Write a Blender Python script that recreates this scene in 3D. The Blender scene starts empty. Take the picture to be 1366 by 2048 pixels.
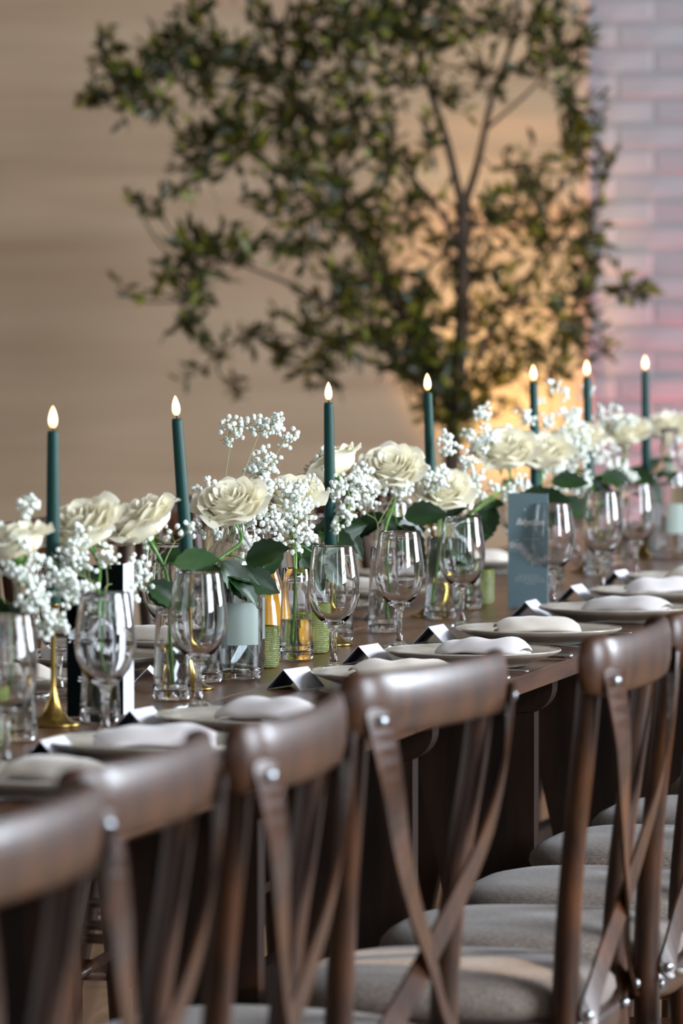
import bpy, bmesh, math, random
from mathutils import Vector, Matrix, noise
R = math.radians
S = bpy.context.scene
# ------------------------------------------------------------------ camera
# world frame: X runs along the table (away from the camera), Y across it (to the left), table near edge at Y=-0.30
cam = bpy.data.cameras.new('camera'); co = bpy.data.objects.new('camera', cam); S.collection.objects.link(co)
co.location = (-7.1088, -1.9726, 1.37); co.rotation_euler = (R(90 - 2.436), 0, R(-(90 - 13.097)))
cam.sensor_fit = 'VERTICAL'; cam.sensor_height = 36; cam.sensor_width = 24; cam.lens = 200
cam.clip_start = .1; cam.clip_end = 100
cam.dof.use_dof = True; cam.dof.focus_distance = 8.75; cam.dof.aperture_fstop = 5.6; cam.dof.aperture_blades = 9
S.camera = co
# ------------------------------------------------------------------ light
S.view_settings.view_transform = 'Standard'; S.view_settings.look = 'None'
S.view_settings.exposure = 0.30; S.view_settings.gamma = 1.0; S.view_settings.use_curve_mapping = False
W = bpy.data.worlds.new('sky'); S.world = W; W.use_nodes = True
W.node_tree.nodes['Background'].inputs[0].default_value = (.72, .83, 1, 1)
W.node_tree.nodes['Background'].inputs[1].default_value = .12
S.cycles.max_bounces = 14; S.cycles.transmission_bounces = 12; S.cycles.glossy_bounces = 6; S.cycles.diffuse_bounces = 3
S.cycles.transparent_max_bounces = 8; S.cycles.sample_clamp_indirect = 4; S.cycles.blur_glossy = .6
def area(name, loc, rot, sx, sy, power, col, spread=180):
    l = bpy.data.lights.new(name, 'AREA'); l.shape = 'RECTANGLE'; l.size = sx; l.size_y = sy; l.energy = power; l.color = col
    l.spread = R(spread)
    o = bpy.data.objects.new(name, l); S.collection.objects.link(o); o.location = loc; o.rotation_euler = rot
    return o
DAY = (.80, .89, 1.0)
RW, LW, BACKX, FRONTX, CEIL = -4.6, 5.4, 9.6, -10.0, 4.3      # room planes
WIN_R = [-6.6, -1.4, 3.8]                          # window centres on the right wall
WIN_L = [-3.5, 3.2]
WIN_B = [-2.6, 1.4]
for k, x in enumerate(WIN_R):
    area('daylight_window', (x, RW - .30, 2.5), (R(90), 0, 0), 2.2, 2.4, (95, 540, 720)[k], DAY)
for k, x in enumerate(WIN_L):
    area('daylight_window', (x, LW + .30, 2.4), (R(-90), 0, 0), 1.2, 2.0, 40, DAY)
for y in WIN_B:
    area('daylight_window', (FRONTX - .30, y, 2.4), (R(90), 0, R(-90)), 1.4, 2.0, 30, DAY)
def spot(name, loc, target, power, col, ang, blend=.6, size=.05):
    l = bpy.data.lights.new(name, 'SPOT'); l.energy = power; l.color = col; l.spot_size = R(ang); l.spot_blend = blend; l.shadow_soft_size = size
    o = bpy.data.objects.new(name, l); S.collection.objects.link(o); o.location = loc
    o.rotation_euler = (Vector(target) - Vector(loc)).to_track_quat('-Z', 'Y').to_euler()
    return o
spot('uplight_lamp', (8.86, 1.33, .20), (9.50, 1.40, 1.15), 105, (1, .67, .26), 40, 1, .04)
spot('uplight_lamp', (8.02, .98, .22), (7.95, 1.16, 1.6), 75, (1, .66, .20), 46, 1, .04)
spot('uplight_lamp', (9.42, .30, .18), (9.58, .85, 1.3), 85, (1, .08, .12), 90, .9, .02)
# added spot standing in for low warm sun through the middle right-hand window onto one chair seat
spot('added_sun_spot', (-2.2, -8.5, 4.75), (-.10, -.47, .495), 5000, (1, .70, .40), 1.3, .4, .02)
# ------------------------------------------------------------------ helpers
C = S.collection
def tag(o, label=None, cat=None, group=None, kind=None):
    if label: o['label'] = label
    if cat: o['category'] = cat
    if group: o['group'] = group
    if kind: o['kind'] = kind
    return o
def thing(name, loc, rz=0, label=None, cat=None, group=None, rx=0, ry=0):
    o = bpy.data.objects.new(name, None); C.objects.link(o); o.location = loc; o.rotation_euler = (rx, ry, rz); o.empty_display_size = .05
    return tag(o, label, cat, group)
def ob(name, me, parent=None, mat=None, loc=None):
    o = bpy.data.objects.new(name, me); C.objects.link(o)
    if mat and not me.materials: me.materials.append(mat)
    if parent: o.parent = parent
    if loc: o.location = loc
    return o
def mesh(V, F, smooth=False, mat=None):
    me = bpy.data.meshes.new('m'); me.from_pydata(V, [], F); me.update()
    if smooth: me.polygons.foreach_set('use_smooth', [True] * len(me.polygons))
    if mat: me.materials.append(mat)
    return me
class MB:
    def __init__(s): s.V = []; s.F = []
    def add(s, V, F):
        n = len(s.V); s.V += [tuple(v) for v in V]; s.F += [tuple(i + n for i in f) for f in F]; return s
    def mesh(s, smooth=False, mat=None): return mesh(s.V, s.F, smooth, mat)
def lathe(P, n=40, close=False):
    V, F = [], []
    idx = []
    for r, z in P:
        if r < 1e-6: idx.append([len(V)] * n); V.append((0, 0, z))
        else:
            idx.append(list(range(len(V), len(V) + n)))
            V += [(r * math.cos(2 * math.pi * k / n), r * math.sin(2 * math.pi * k / n), z) for k in range(n)]
    for a, b in zip(idx[:-1], idx[1:]):
        for k in range(n):
            j = (k + 1) % n
            f = []
            for q in (a[k], a[j], b[j], b[k]):
                if q not in f: f.append(q)
            if len(f) > 2: F.append(tuple(f))
    return V, F
def tube(P, rad, n=8, cap=True, flat=None):
    P = [Vector(p) for p in P]
    if not hasattr(rad, '__len__'): rad = [rad] * len(P)
    V, F = [], []
    up = Vector((0, 0, 1)); prev = None
    for i, p in enumerate(P):
        t = (P[min(i + 1, len(P) - 1)] - P[max(i - 1, 0)]).normalized()
        if prev is None:
            a = t.cross(up if abs(t.z) < .9 else Vector((1, 0, 0))).normalized()
        else:
            a = (prev - t * prev.dot(t)).normalized()
        prev = a; b = t.cross(a)
        for k in range(n):
            th = 2 * math.pi * k / n
            V.append(tuple(p + (a * math.cos(th) + b * math.sin(th)) * rad[i]))
    for i in range(len(P) - 1):
        for k in range(n):
            j = (k + 1) % n
            F.append((i * n + k, i * n + j, (i + 1) * n + j, (i + 1) * n + k))
    if cap: F.append(tuple(range(n))[::-1]); F.append(tuple((len(P) - 1) * n + k for k in range(n)))
    return V, F
def box(x0, x1, y0, y1, z0, z1):
    V = [(x, y, z) for z in (z0, z1) for y in (y0, y1) for x in (x0, x1)]
    return V, [(0, 2, 3, 1), (4, 5, 7, 6), (0, 1, 5, 4), (2, 6, 7, 3), (0, 4, 6, 2), (1, 3, 7, 5)]
def bevel(me, w, seg=2):
    bm = bmesh.new(); bm.from_mesh(me); bmesh.ops.bevel(bm, geom=bm.edges[:], offset=w, segments=seg, affect='EDGES', profile=.5)
    bm.to_mesh(me); bm.free(); return me
def bbox(x0, x1, y0, y1, z0, z1, w=.002, seg=1, mat=None):
    V, F = box(x0, x1, y0, y1, z0, z1); me = mesh(V, F, False, mat); return bevel(me, w, seg)
def catmull(P, m=6):
    P = [Vector(p) for p in P]; out = []
    for i in range(len(P) - 1):
        a, b, c, d = P[max(i - 1, 0)], P[i], P[i + 1], P[min(i + 2, len(P) - 1)]
        for k in range(m):
            t = k / m
            out.append(.5 * ((2 * b) + (c - a) * t + (2 * a - 5 * b + 4 * c - d) * t * t + (3 * b - a - 3 * c + d) * t ** 3))
    out.append(P[-1]); return out
def copy_tree(o, parent=None):
    c = o.copy(); C.objects.link(c); c.parent = parent
    for ch in KIDS.get(o.name) or list(o.children): copy_tree(ch, c)
    return c
KIDS = {}
# ------------------------------------------------------------------ materials
def srgb(h):
    c = [int(h[i:i + 2], 16) / 255 for i in (0, 2, 4)]
    return tuple((x / 12.92 if x <= .04045 else ((x + .055) / 1.055) ** 2.4) for x in c) + (1,)
def mat(name, col, rough=.5, metal=0, coat=0, trans=0, ior=1.45, sss=0, sheen=0, emit=None, es=0, spec=.5, alpha=1):
    m = bpy.data.materials.new(name); m.use_nodes = True; b = m.node_tree.nodes['Principled BSDF']; i = b.inputs
    i['Base Color'].default_value = srgb(col) if isinstance(col, str) else col
    i['Roughness'].default_value = rough; i['Metallic'].default_value = metal; i['Coat Weight'].default_value = coat; i['Coat Roughness'].default_value = .22
    i['Transmission Weight'].default_value = trans; i['IOR'].default_value = ior; i['Sheen Weight'].default_value = sheen
    i['Specular IOR Level'].default_value = spec
    if sss: i['Subsurface Weight'].default_value = sss; i['Subsurface Radius'].default_value = (.008, .006, .003); i['Subsurface Scale'].default_value = 1
    if emit: i['Emission Color'].default_value = srgb(emit); i['Emission Strength'].default_value = es
    return m
def N(m, t, **k):
    n = m.node_tree.nodes.new(t)
    for a, v in k.items():
        if a in n.inputs: n.inputs[a].default_value = v
        else: setattr(n, a, v)
    return n
def L(m, a, b): m.node_tree.links.new(a, b)
def bs(m): return m.node_tree.nodes['Principled BSDF']
def vary(m, c1, c2, scale=(1, 1, 1), nscale=5, detail=4, bump=0, bscale=None, bdist=.001, lo=.35, hi=.65, coords='Object'):
    tc = N(m, 'ShaderNodeTexCoord'); mp = N(m, 'ShaderNodeMapping'); mp.inputs['Scale'].default_value = scale
    L(m, tc.outputs[coords], mp.inputs[0])
    no = N(m, 'ShaderNodeTexNoise', Scale=nscale, Detail=detail, Roughness=.6); L(m, mp.outputs[0], no.inputs['Vector'])
    cr = N(m, 'ShaderNodeValToRGB'); cr.color_ramp.elements[0].position = lo; cr.color_ramp.elements[1].position = hi
    cr.color_ramp.elements[0].color = srgb(c1); cr.color_ramp.elements[1].color = srgb(c2)
    L(m, no.outputs['Fac'], cr.inputs[0]); L(m, cr.outputs[0], bs(m).inputs['Base Color'])
    if bump:
        n2 = N(m, 'ShaderNodeTexNoise', Scale=bscale or nscale, Detail=5); L(m, mp.outputs[0], n2.inputs['Vector'])
        bp = N(m, 'ShaderNodeBump', Strength=bump, Distance=bdist); L(m, n2.outputs['Fac'], bp.inputs['Height']); L(m, bp.outputs[0], bs(m).inputs['Normal'])
    return m
M = {}
M['chair'] = vary(mat('stained beech', '4a2f20', .40, coat=.22, spec=.35), '1e0f07', '452713', (6, 6, 1.2), 6, 5, .12, 30, .0006)
M['seatwood'] = vary(mat('dark seat frame wood', '24140d', .35, coat=.3), '1f120c', '3a2418', (3, 3, 8), 5, 4)
M['table'] = vary(mat('walnut stained table boards', '4a2e1f', .30, coat=.25), '3a2215', '67432b', (.7, 9, 9), 3, 6, .2, 8, .0006)
M['trestle'] = vary(mat('dark trestle wood', '2a1a12', .6, spec=.2), '120b07', '2a1a11', (4, 4, .6), 5, 5, .2, 12, .001)
M['velvet'] = mat('taupe velvet', '8d8381', .9, sheen=.12)
def weave(m, c1, c2, sc=520):
    tc = N(m, 'ShaderNodeTexCoord'); w = N(m, 'ShaderNodeTexNoise', Scale=sc, Detail=3); mp = N(m, 'ShaderNodeMapping'); mp.inputs['Scale'].default_value = (1, .28, 1)
    L(m, tc.outputs['Object'], mp.inputs[0]); L(m, mp.outputs[0], w.inputs['Vector'])
    cr = N(m, 'ShaderNodeValToRGB'); cr.color_ramp.elements[0].color = srgb(c1); cr.color_ramp.elements[1].color = srgb(c2); cr.color_ramp.elements[0].position = .35; cr.color_ramp.elements[1].position = .65
    L(m, w.outputs['Fac'], cr.inputs[0]); L(m, cr.outputs[0], bs(m).inputs['Base Color'])
    bp = N(m, 'ShaderNodeBump', Strength=.5, Distance=.001); L(m, w.outputs['Fac'], bp.inputs['Height']); L(m, bp.outputs[0], bs(m).inputs['Normal'])
weave(M['velvet'], '554a42', '7b6e64')
M['steel'] = mat('polished steel', 'c8ccd0', .16, metal=1)
M['zinc'] = mat('zinc bolt head', '9aa0a4', .32, metal=1)
M['brass'] = vary(mat('brushed brass', 'a08448', .25, metal=1), '8f7439', 'b89a58', (1, 1, 1), 20)
M['wax'] = mat('dark teal wax', '07362f', .5, spec=.3)
M['wick'] = mat('charred wick', '17120f', .8)
M['flame'] = mat('led flame', 'ffd9a0', .4, emit='ffc673', es=3.4)
def flamegrad(m):
    tc = N(m, 'ShaderNodeTexCoord'); sx = N(m, 'ShaderNodeSeparateXYZ'); L(m, tc.outputs['Generated'], sx.inputs[0])
    cr = N(m, 'ShaderNodeValToRGB'); e = cr.color_ramp.elements
    e[0].position = 0; e[0].color = srgb('ffa840'); e[1].position = 1; e[1].color = srgb('ffbf66')
    k = cr.color_ramp.elements.new(.45); k.color = srgb('fff0cc')
    L(m, sx.outputs['Z'], cr.inputs[0]); L(m, cr.outputs[0], bs(m).inputs['Emission Color'])
flamegrad(M['flame'])
M['glass'] = mat('clear glass', 'ffffff', 0, trans=1, ior=1.48)
M['water'] = mat('clean water', 'f4fbf8', 0, trans=1, ior=1.33)
M['olive'] = mat('olive green glass', '9aa650', .08, trans=.7, ior=1.48)
M['juice'] = vary(mat('orange juice', 'f0b018', .25, sss=.3), 'f0aa10', 'f8bb24', (1, 1, 1), 30)
M['plate'] = vary(mat('warm grey glazed stoneware', 'b9b1a4', .18, coat=.4), 'a79d8f', 'bfb7aa', (1, 1, 1), 16, 5)
M['linen'] = vary(mat('pale linen', 'cfc6c4', .85, sheen=.3), 'c6bcba', 'd8d1d0', (1, 1, 1), 9, 3, .25, 420, .0005)
M['linen2'] = vary(mat('cream linen', 'd0c4b6', .85, sheen=.3), 'c7baac', 'd9cfc2', (1, 1, 1), 9, 3, .25, 420, .0005)
M['card'] = mat('white card stock', 'd6d6de', .65)
M['cardin'] = mat('dark teal card lining', '3a3e49', .6)
M['menu'] = mat('slate green card', '7b959d', .6)
M['ink'] = mat('white ink', 'ffffff', .7)
M['inkdark'] = mat('grey green ink', '4f6b62', .7)
M['greenink'] = mat('green printed ink', '3f6a4a', .7)
def petalmat(name, c1, c2):
    m = mat(name, c1, .55, sheen=.2)
    tc = N(m, 'ShaderNodeTexCoord'); oi = N(m, 'ShaderNodeAttribute', attribute_name='edge')
    cr = N(m, 'ShaderNodeValToRGB'); cr.color_ramp.elements[0].color = srgb(c2); cr.color_ramp.elements[1].color = srgb(c1); cr.color_ramp.elements[1].position = .55
    L(m, oi.outputs['Fac'], cr.inputs[0]); L(m, cr.outputs[0], bs(m).inputs['Base Color'])
    tr = N(m, 'ShaderNodeBsdfTranslucent'); L(m, cr.outputs[0], tr.inputs[0])
    mx = N(m, 'ShaderNodeMixShader'); mx.inputs[0].default_value = .30
    out = m.node_tree.nodes['Material Output']; L(m, bs(m).outputs[0], mx.inputs[1]); L(m, tr.outputs[0], mx.inputs[2]); L(m, mx.outputs[0], out.inputs[0])
    return m
M['petal'] = petalmat('cream rose petal', 'fcf6df', 'f2dc9c')
def leafmat(name, c1, c2, trs, rough=.35, tcol=None):
    m = vary(mat(name, c1, rough), c1, c2, (1, 1, 1), 9, 3)
    cr = [n for n in m.node_tree.nodes if n.type == 'VALTORGB'][0]
    tr = N(m, 'ShaderNodeBsdfTranslucent')
    if tcol: tr.inputs[0].default_value = srgb(tcol)
    else: L(m, cr.outputs[0], tr.inputs[0])
    mx = N(m, 'ShaderNodeMixShader'); mx.inputs[0].default_value = trs
    out = m.node_tree.nodes['Material Output']; L(m, bs(m).outputs[0], mx.inputs[1]); L(m, tr.outputs[0], mx.inputs[2]); L(m, mx.outputs[0], out.inputs[0])
    return m
M['roseleaf'] = leafmat('rose leaf', '10260c', '1f4016', .16, .42)
M['roseleaf2'] = leafmat('pale rose leaf', '355530', '527448', .2, .5)
M['stemg'] = vary(mat('green stem', '4a7a2c', .4), '3f6d26', '5c8d38', (1, 1, 1), 20)
M['gypstem'] = mat('wiry olive stem', '7b8450', .6)
M['gyp'] = mat('white gypsophila', 'e4e8df', .8)
M['treeleaf'] = leafmat('evergreen tree leaf', '1a2210', '323a1a', .22, .4, '8a8426')
M['treeleaf2'] = leafmat('yellow green tree leaf', '5a6a20', '8a8a34', .4, .4, 'c0a83a')
M['bark'] = vary(mat('grey brown bark', '3a2c20', .85), '2a2018', '483829', (1, 1, 1), 12, 5, .5, 30, .003)
M['floor'] = vary(mat('tan floor boards', '8a6a4c', .45), '7a5c42', 'a07c5a', (.6, 8, 1), 2, 6, .15, 6, .001)
M['mortar'] = vary(mat('painted mortar', 'b5b0b2', .85), 'aca6a9', 'beb8ba', (1, 1, 1), 5, 4, .4, 40, .004)
M['brick'] = vary(mat('white painted brick', 'b9b4b8', .8), 'afaaae', 'c2bdc0', (1, 1, 1), 4, 5, .5, 28, .004)
M['drape'] = mat('hessian drape', 'b49a7c', .9, sheen=.15)
M['plaster'] = vary(mat('off white plaster', '7d7468', .85), '756c60', '867c70', (1, 1, 1), 2, 4)
M['ceil'] = vary(mat('ceiling paint', '6e675e', .9), '665f57', '787067', (1, 1, 1), 2, 3)
M['frame'] = mat('dark window frame', '2c2a28', .5)
M['black'] = mat('black metal', '151516', .45)
M['redlens'] = mat('red lamp lens', 'ff3020', .3, emit='ff2010', es=6)
M['warmlens'] = mat('warm lamp lens', 'ffb050', .3, emit='ffa040', es=6)
M['label'] = mat('frosted pale label', '8d9a91', .45, trans=.35)
M['ribbon'] = mat('cream ribbon', 'd8d2c0', .6, sheen=.3)
M['pot'] = vary(mat('woven planter', '6a4f34', .8), '523c28', '7d6042', (1, 1, 6), 20)
M['soil'] = vary(mat('potting soil', '241a12', .95), '1a120c', '33261a', (1, 1, 1), 60)
def drapenodes(m):
    tc = N(m, 'ShaderNodeTexCoord'); mp = N(m, 'ShaderNodeMapping'); mp.inputs['Scale'].default_value = (1, .6, 9)
    L(m, tc.outputs['Object'], mp.inputs[0]); no = N(m, 'ShaderNodeTexNoise', Scale=1.4, Detail=7); L(m, mp.outputs[0], no.inputs['Vector'])
    cr = N(m, 'ShaderNodeValToRGB'); cr.color_ramp.elements[0].color = srgb('bda083'); cr.color_ramp.elements[1].color = srgb('d2b899'); cr.color_ramp.elements[0].position = .3; cr.color_ramp.elements[1].position = .7
    L(m, no.outputs['Fac'], cr.inputs[0]); L(m, cr.outputs[0], bs(m).inputs['Base Color'])
    bp = N(m, 'ShaderNodeBump', Strength=.35, Distance=.01); L(m, no.outputs['Fac'], bp.inputs['Height']); L(m, bp.outputs[0], bs(m).inputs['Normal'])
drapenodes(M['drape'])
def bricknodes(m):
    # continues the laid bricks over the rest of the wall: same course height and bond
    nt = m.node_tree; tc = N(m, 'ShaderNodeTexCoord'); sx = N(m, 'ShaderNodeSeparateXYZ'); L(m, tc.outputs['Object'], sx.inputs[0])
    a = N(m, 'ShaderNodeMath', operation='SUBTRACT'); a.inputs[0].default_value = 10.4125 + .0; L(m, sx.outputs['Y'], a.inputs[1])
    b = N(m, 'ShaderNodeMath', operation='SUBTRACT'); L(m, sx.outputs['Z'], b.inputs[0]); b.inputs[1].default_value = .0025 - .15
    cb = N(m, 'ShaderNodeCombineXYZ'); L(m, a.outputs[0], cb.inputs[0]); L(m, b.outputs[0], cb.inputs[1])
    br = N(m, 'ShaderNodeTexBrick', Scale=1); br.inputs['Brick Width'].default_value = .225; br.inputs['Row Height'].default_value = .075; br.inputs['Mortar Size'].default_value = .005; br.inputs['Mortar Smooth'].default_value = .3
    L(m, cb.outputs[0], br.inputs['Vector'])
    old = [n for n in nt.nodes if n.type == 'BUMP'][0]; bp = N(m, 'ShaderNodeBump', Strength=.9, Distance=.004); bp.invert = True
    L(m, br.outputs['Fac'], bp.inputs['Height']); L(m, old.outputs[0], bp.inputs['Normal']); L(m, bp.outputs[0], bs(m).inputs['Normal'])
bricknodes(M['mortar'])

# ------------------------------------------------------------------ room
rnd = random.Random(4)
fl = ob('floor', bbox(FRONTX, BACKX + .3, RW - .2, LW + .2, -.12, -.021, .002, 1, M['floor'])); tag(fl, 'tan wooden floor running under the long table', kind='structure')
pl = bbox(-1.63, 1.63, -.108, .108, -.02, 0, .002, 1, M['floor'])
row = 0; y = RW + .11
while y < LW:
    x = FRONTX + 1.63 - (row % 3) * 1.1
    while x < BACKX + 1.5:
        if x > -6.5:
            o = ob('plank', pl, fl, None, (x, y, 0))
        x += 3.264
    y += .2175; row += 1
fb = ob('floor_boarding', bbox(FRONTX, -8.1, RW, LW, -.02, -.001, .002, 1, M['floor']), fl)
cl = tag(ob('ceiling', bbox(FRONTX - .2, BACKX + .3, RW - .5, LW + .5, CEIL, CEIL + .15, .002, 1, M['ceil'])), 'pale ceiling of the hall', kind='structure')
def wall_x(name, yin, wins, zc, ww, wh, sgn, lab):
    """wall parallel to X at y=yin with window openings"""
    mb = MB(); y0, y1 = (yin, yin + sgn * .25) if sgn > 0 else (yin + sgn * .25, yin)
    xs = FRONTX - .2
    for x in sorted(wins):
        mb.add(*box(xs, x - ww / 2, y0, y1, 0, CEIL)); mb.add(*box(x - ww / 2, x + ww / 2, y0, y1, 0, zc - wh / 2)); mb.add(*box(x - ww / 2, x + ww / 2, y0, y1, zc + wh / 2, CEIL)); xs = x + ww / 2
    mb.add(*box(xs, BACKX + .3, y0, y1, 0, CEIL))
    return tag(ob(name, mb.mesh(False, M['plaster'])), lab, kind='structure')
wr = wall_x('wall_right', RW, WIN_R, 2.5, 2.3, 2.5, -1, 'plastered wall with tall windows on the right')
wl = wall_x('wall_left', LW, WIN_L, 2.4, 1.3, 2.1, 1, 'plastered wall with windows on the left')
mb = MB(); ys = RW - .3
for y in sorted(WIN_B):
    mb.add(*box(FRONTX - .25, FRONTX, ys, y - .75, 0, CEIL)); mb.add(*box(FRONTX - .25, FRONTX, y - .75, y + .75, 0, 1.35)); mb.add(*box(FRONTX - .25, FRONTX, y - .75, y + .75, 3.45, CEIL)); ys = y + .75
mb.add(*box(FRONTX - .25, FRONTX, ys, LW + .3, 0, CEIL))
tag(ob('wall_front', mb.mesh(False, M['plaster'])), 'plastered wall behind the camera', kind='structure')
wn = 1
def window(x, y, z, w, h, axis, nx, nz):
    global wn
    t = ob('window_%d' % wn, bbox(*( (x - w / 2, x + w / 2, y - .03, y + .03) if axis == 'x' else (x - .03, x + .03, y - w / 2, y + w / 2)), z - h / 2 - .04, z - h / 2 + .02, .004, 1, M['frame']))
    tag(t, 'tall daylight window number %d with dark glazing bars' % wn, kind='structure'); wn += 1
    def bar(a0, a1, z0, z1, nm):
        if axis == 'x': m_ = bbox(a0, a1, y - .025, y + .025, z0, z1, .003, 1, M['frame'])
        else: m_ = bbox(x - .025, x + .025, a0, a1, z0, z1, .003, 1, M['frame'])
        ob(nm, m_, t)
    c = x if axis == 'x' else y
    for k in range(nx + 1):
        a = c - w / 2 + w * k / nx; bar(a - .02, a + .02, z - h / 2, z + h / 2, 'glazing_bar')
    for k in range(1, nz + 1):
        b = z - h / 2 + h * k / nz; bar(c - w / 2, c + w / 2, b - .015, b + .015, 'glazing_bar')
for x in WIN_R: window(x, RW - .12, 2.5, 2.3, 2.5, 'x', 3, 4)
for x in WIN_L: window(x, LW + .12, 2.4, 1.3, 2.1, 'x', 2, 3)
for y in WIN_B: window(FRONTX - .12, y, 2.4, 1.5, 2.1, 'y', 2, 3)
# back wall: mortar slab with individually laid, unevenly proud bricks where the drape leaves it bare
wb = ob('wall_back', bbox(BACKX, BACKX + .25, RW - .2, LW + .2, 0, CEIL, .002, 1, M['mortar'])); tag(wb, 'white painted brick wall glowing faintly red behind the drape', kind='structure')
bricks = []
for v_ in range(3):
    me = bbox(-.003, .02, -.1065, .1065, -.0315, .0315, .005, 1, M['brick'])
    for vv in me.vertices: vv.co += Vector((noise.noise(vv.co * 18 + Vector((v_ * 9, 0, 0))) * .004, noise.noise(vv.co * 13 + Vector((3, v_, 0))) * .003, noise.noise(vv.co * 15 + Vector((7, 0, v_))) * .003))
    bricks.append(me)
cnt = 0
for r_ in range(31):
    z = .04 + r_ * .075
    for k in range(9):
        y = 1.30 - k * .225 - (r_ % 2) * .1125
        if cnt < 300:
            o = ob('brick', bricks[(r_ * 5 + k) % 3], wb, None, (BACKX - rnd.uniform(0, .006), y, z)); o.rotation_euler = (rnd.uniform(-.01, .01), rnd.uniform(-.025, .02), rnd.uniform(-.008, .008)); cnt += 1
# drape
V, F = [], []; ny, nz = 150, 130
for j in range(nz + 1):
    z = .02 + (CEIL - .1) * j / nz
    for i in range(ny + 1):
        t = i / ny; y0 = 1.145 + .018 * noise.noise(Vector((0, 3, z * 3.2))) + .010 * noise.noise(Vector((4, 3, z * 11))) - .035 * max(0, 1.3 - z)
        y = y0 + (5.2 - y0) * t ** 1.25
        x = 9.50 + .020 * math.sin(z * 7 + 1.5 * noise.noise(Vector((y * .5, z, 2))) * 3) * noise.noise(Vector((y * .35, z * .8, 5))) * 2.2 + .020 * noise.noise(Vector((y * .8, z * 4.5, 1))) + .006 * noise.noise(Vector((y * 2, z * 16, 7)))
        if i < 3: x += .006 * (3 - i)
        V.append((x, y, z))
for j in range(nz):
    for i in range(ny):
        a = j * (ny + 1) + i; F.append((a, a + 1, a + ny + 2, a + ny + 1))
dr = ob('drape', mesh(V, F, True, M['drape'])); sm = dr.modifiers.new('s', 'SOLIDIFY'); sm.thickness = .004
tag(dr, 'tan hessian drape hung over the brick wall behind the tree', 'drape')
# uplights
def uplight(x, y, aim, lens, label):
    t = thing('floor_uplight', (x, y, 0), aim, label, 'light')
    ob('base', bbox(-.09, .09, -.07, .07, .0, .015, .004, 2, M['black']), t)
    b = ob('lamp_housing', mesh(*lathe([(0, .02), (.055, .02), (.065, .04), (.068, .12), (.06, .125), (.058, .105), (0, .105)], 24), True, M['black']), t)
    ob('lens', mesh(*lathe([(0, .108), (.057, .108), (.057, .112), (0, .112)], 24), False, lens), b)
    for s in (-1, 1): ob('bracket', bbox(-.012, .012, s * .072 - .003, s * .072 + .003, .014, .09, .001, 1, M['black']), t)
uplight(8.02, .98, .3, M['warmlens'], 'small black floor uplight with a warm lens beneath the tree')
uplight(8.86, 1.33, .3, M['warmlens'], 'small black floor uplight with a warm lens close to the drape')
uplight(9.42, .30, -.2, M['redlens'], 'small black floor uplight with a red lens beside the brick wall')

# ------------------------------------------------------------------ tables
TB = [-1.29, .54, 2.37, 4.20]          # x starts, each 1.83 long
TLAB = ['walnut-stained trestle table nearest the camera', 'walnut-stained trestle table under the carafe of orange juice', 'walnut-stained trestle table under the slate menu card', 'walnut-stained trestle table farthest from the camera']
NE, FE = -.30, .52
def trestle(parent):
    # A-shaped board leg: wide tapering upright panel, top batten with rounded ends, foot
    n = 8; w0 = .36
    out = [(-w0, .73), (w0, .73)]
    for k in range(n + 1):
        a = math.pi / 2 * k / n; out.append((w0 - .04 + .04 * math.cos(a), .705 - .04 * math.sin(a)))
    out += [(-y, z) for y, z in out[2:][::-1]]
    V = [(-.022, y, z) for y, z in out] + [(.022, y, z) for y, z in out]; m = len(out)
    F = [tuple(range(m))[::-1], tuple(range(m, 2 * m))] + [(k, (k + 1) % m, m + (k + 1) % m, m + k) for k in range(m)]
    ob('top_batten', mesh(V, F, False, M['trestle']), parent)
    for s in (-1, 1):
        V = []
        for x in (-.019, .019):
            V += [(x, s * .33, .05), (x, s * .25, .05), (x, s * .12, .665), (x, s * .33, .665)]
        F = [(0, 1, 2, 3), (7, 6, 5, 4)] + [(k, (k + 1) % 4, 4 + (k + 1) % 4, 4 + k) for k in range(4)]
        ob('leg', mesh(V, F, False, M['trestle']), parent)
    ob('foot', bbox(-.035, .035, -.36, .36, 0, .05, .008, 2, M['trestle']), parent)
tables = []
for i, x0 in enumerate(TB):
    t = thing('trestle_table', (x0 + .915, .11, 0), 0, TLAB[i], 'table', 'trestle tables set end to end')
    w = (FE - NE) / 5
    for k in range(5):
        y0 = NE - .11 + k * w
        o = ob('plank', bbox(-.912, .912, y0 + .0008, y0 + w - .0008, .731 - .0005 * (k % 2), .76 - .0006 * ((k + 1) % 2), .0018, 2, M['table']), t)
    ob('stretcher', bbox(-.55, .55, -.02, .02, .24, .31, .004, 1, M['trestle']), t)
    for dx in (-.56, .345):
        tr_ = ob('trestle_leg_frame', bbox(-.02, .02, -.30, .30, .655, .667, .002, 1, M['trestle']), t, None, (dx, 0, 0))
        trestle(tr_)
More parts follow.
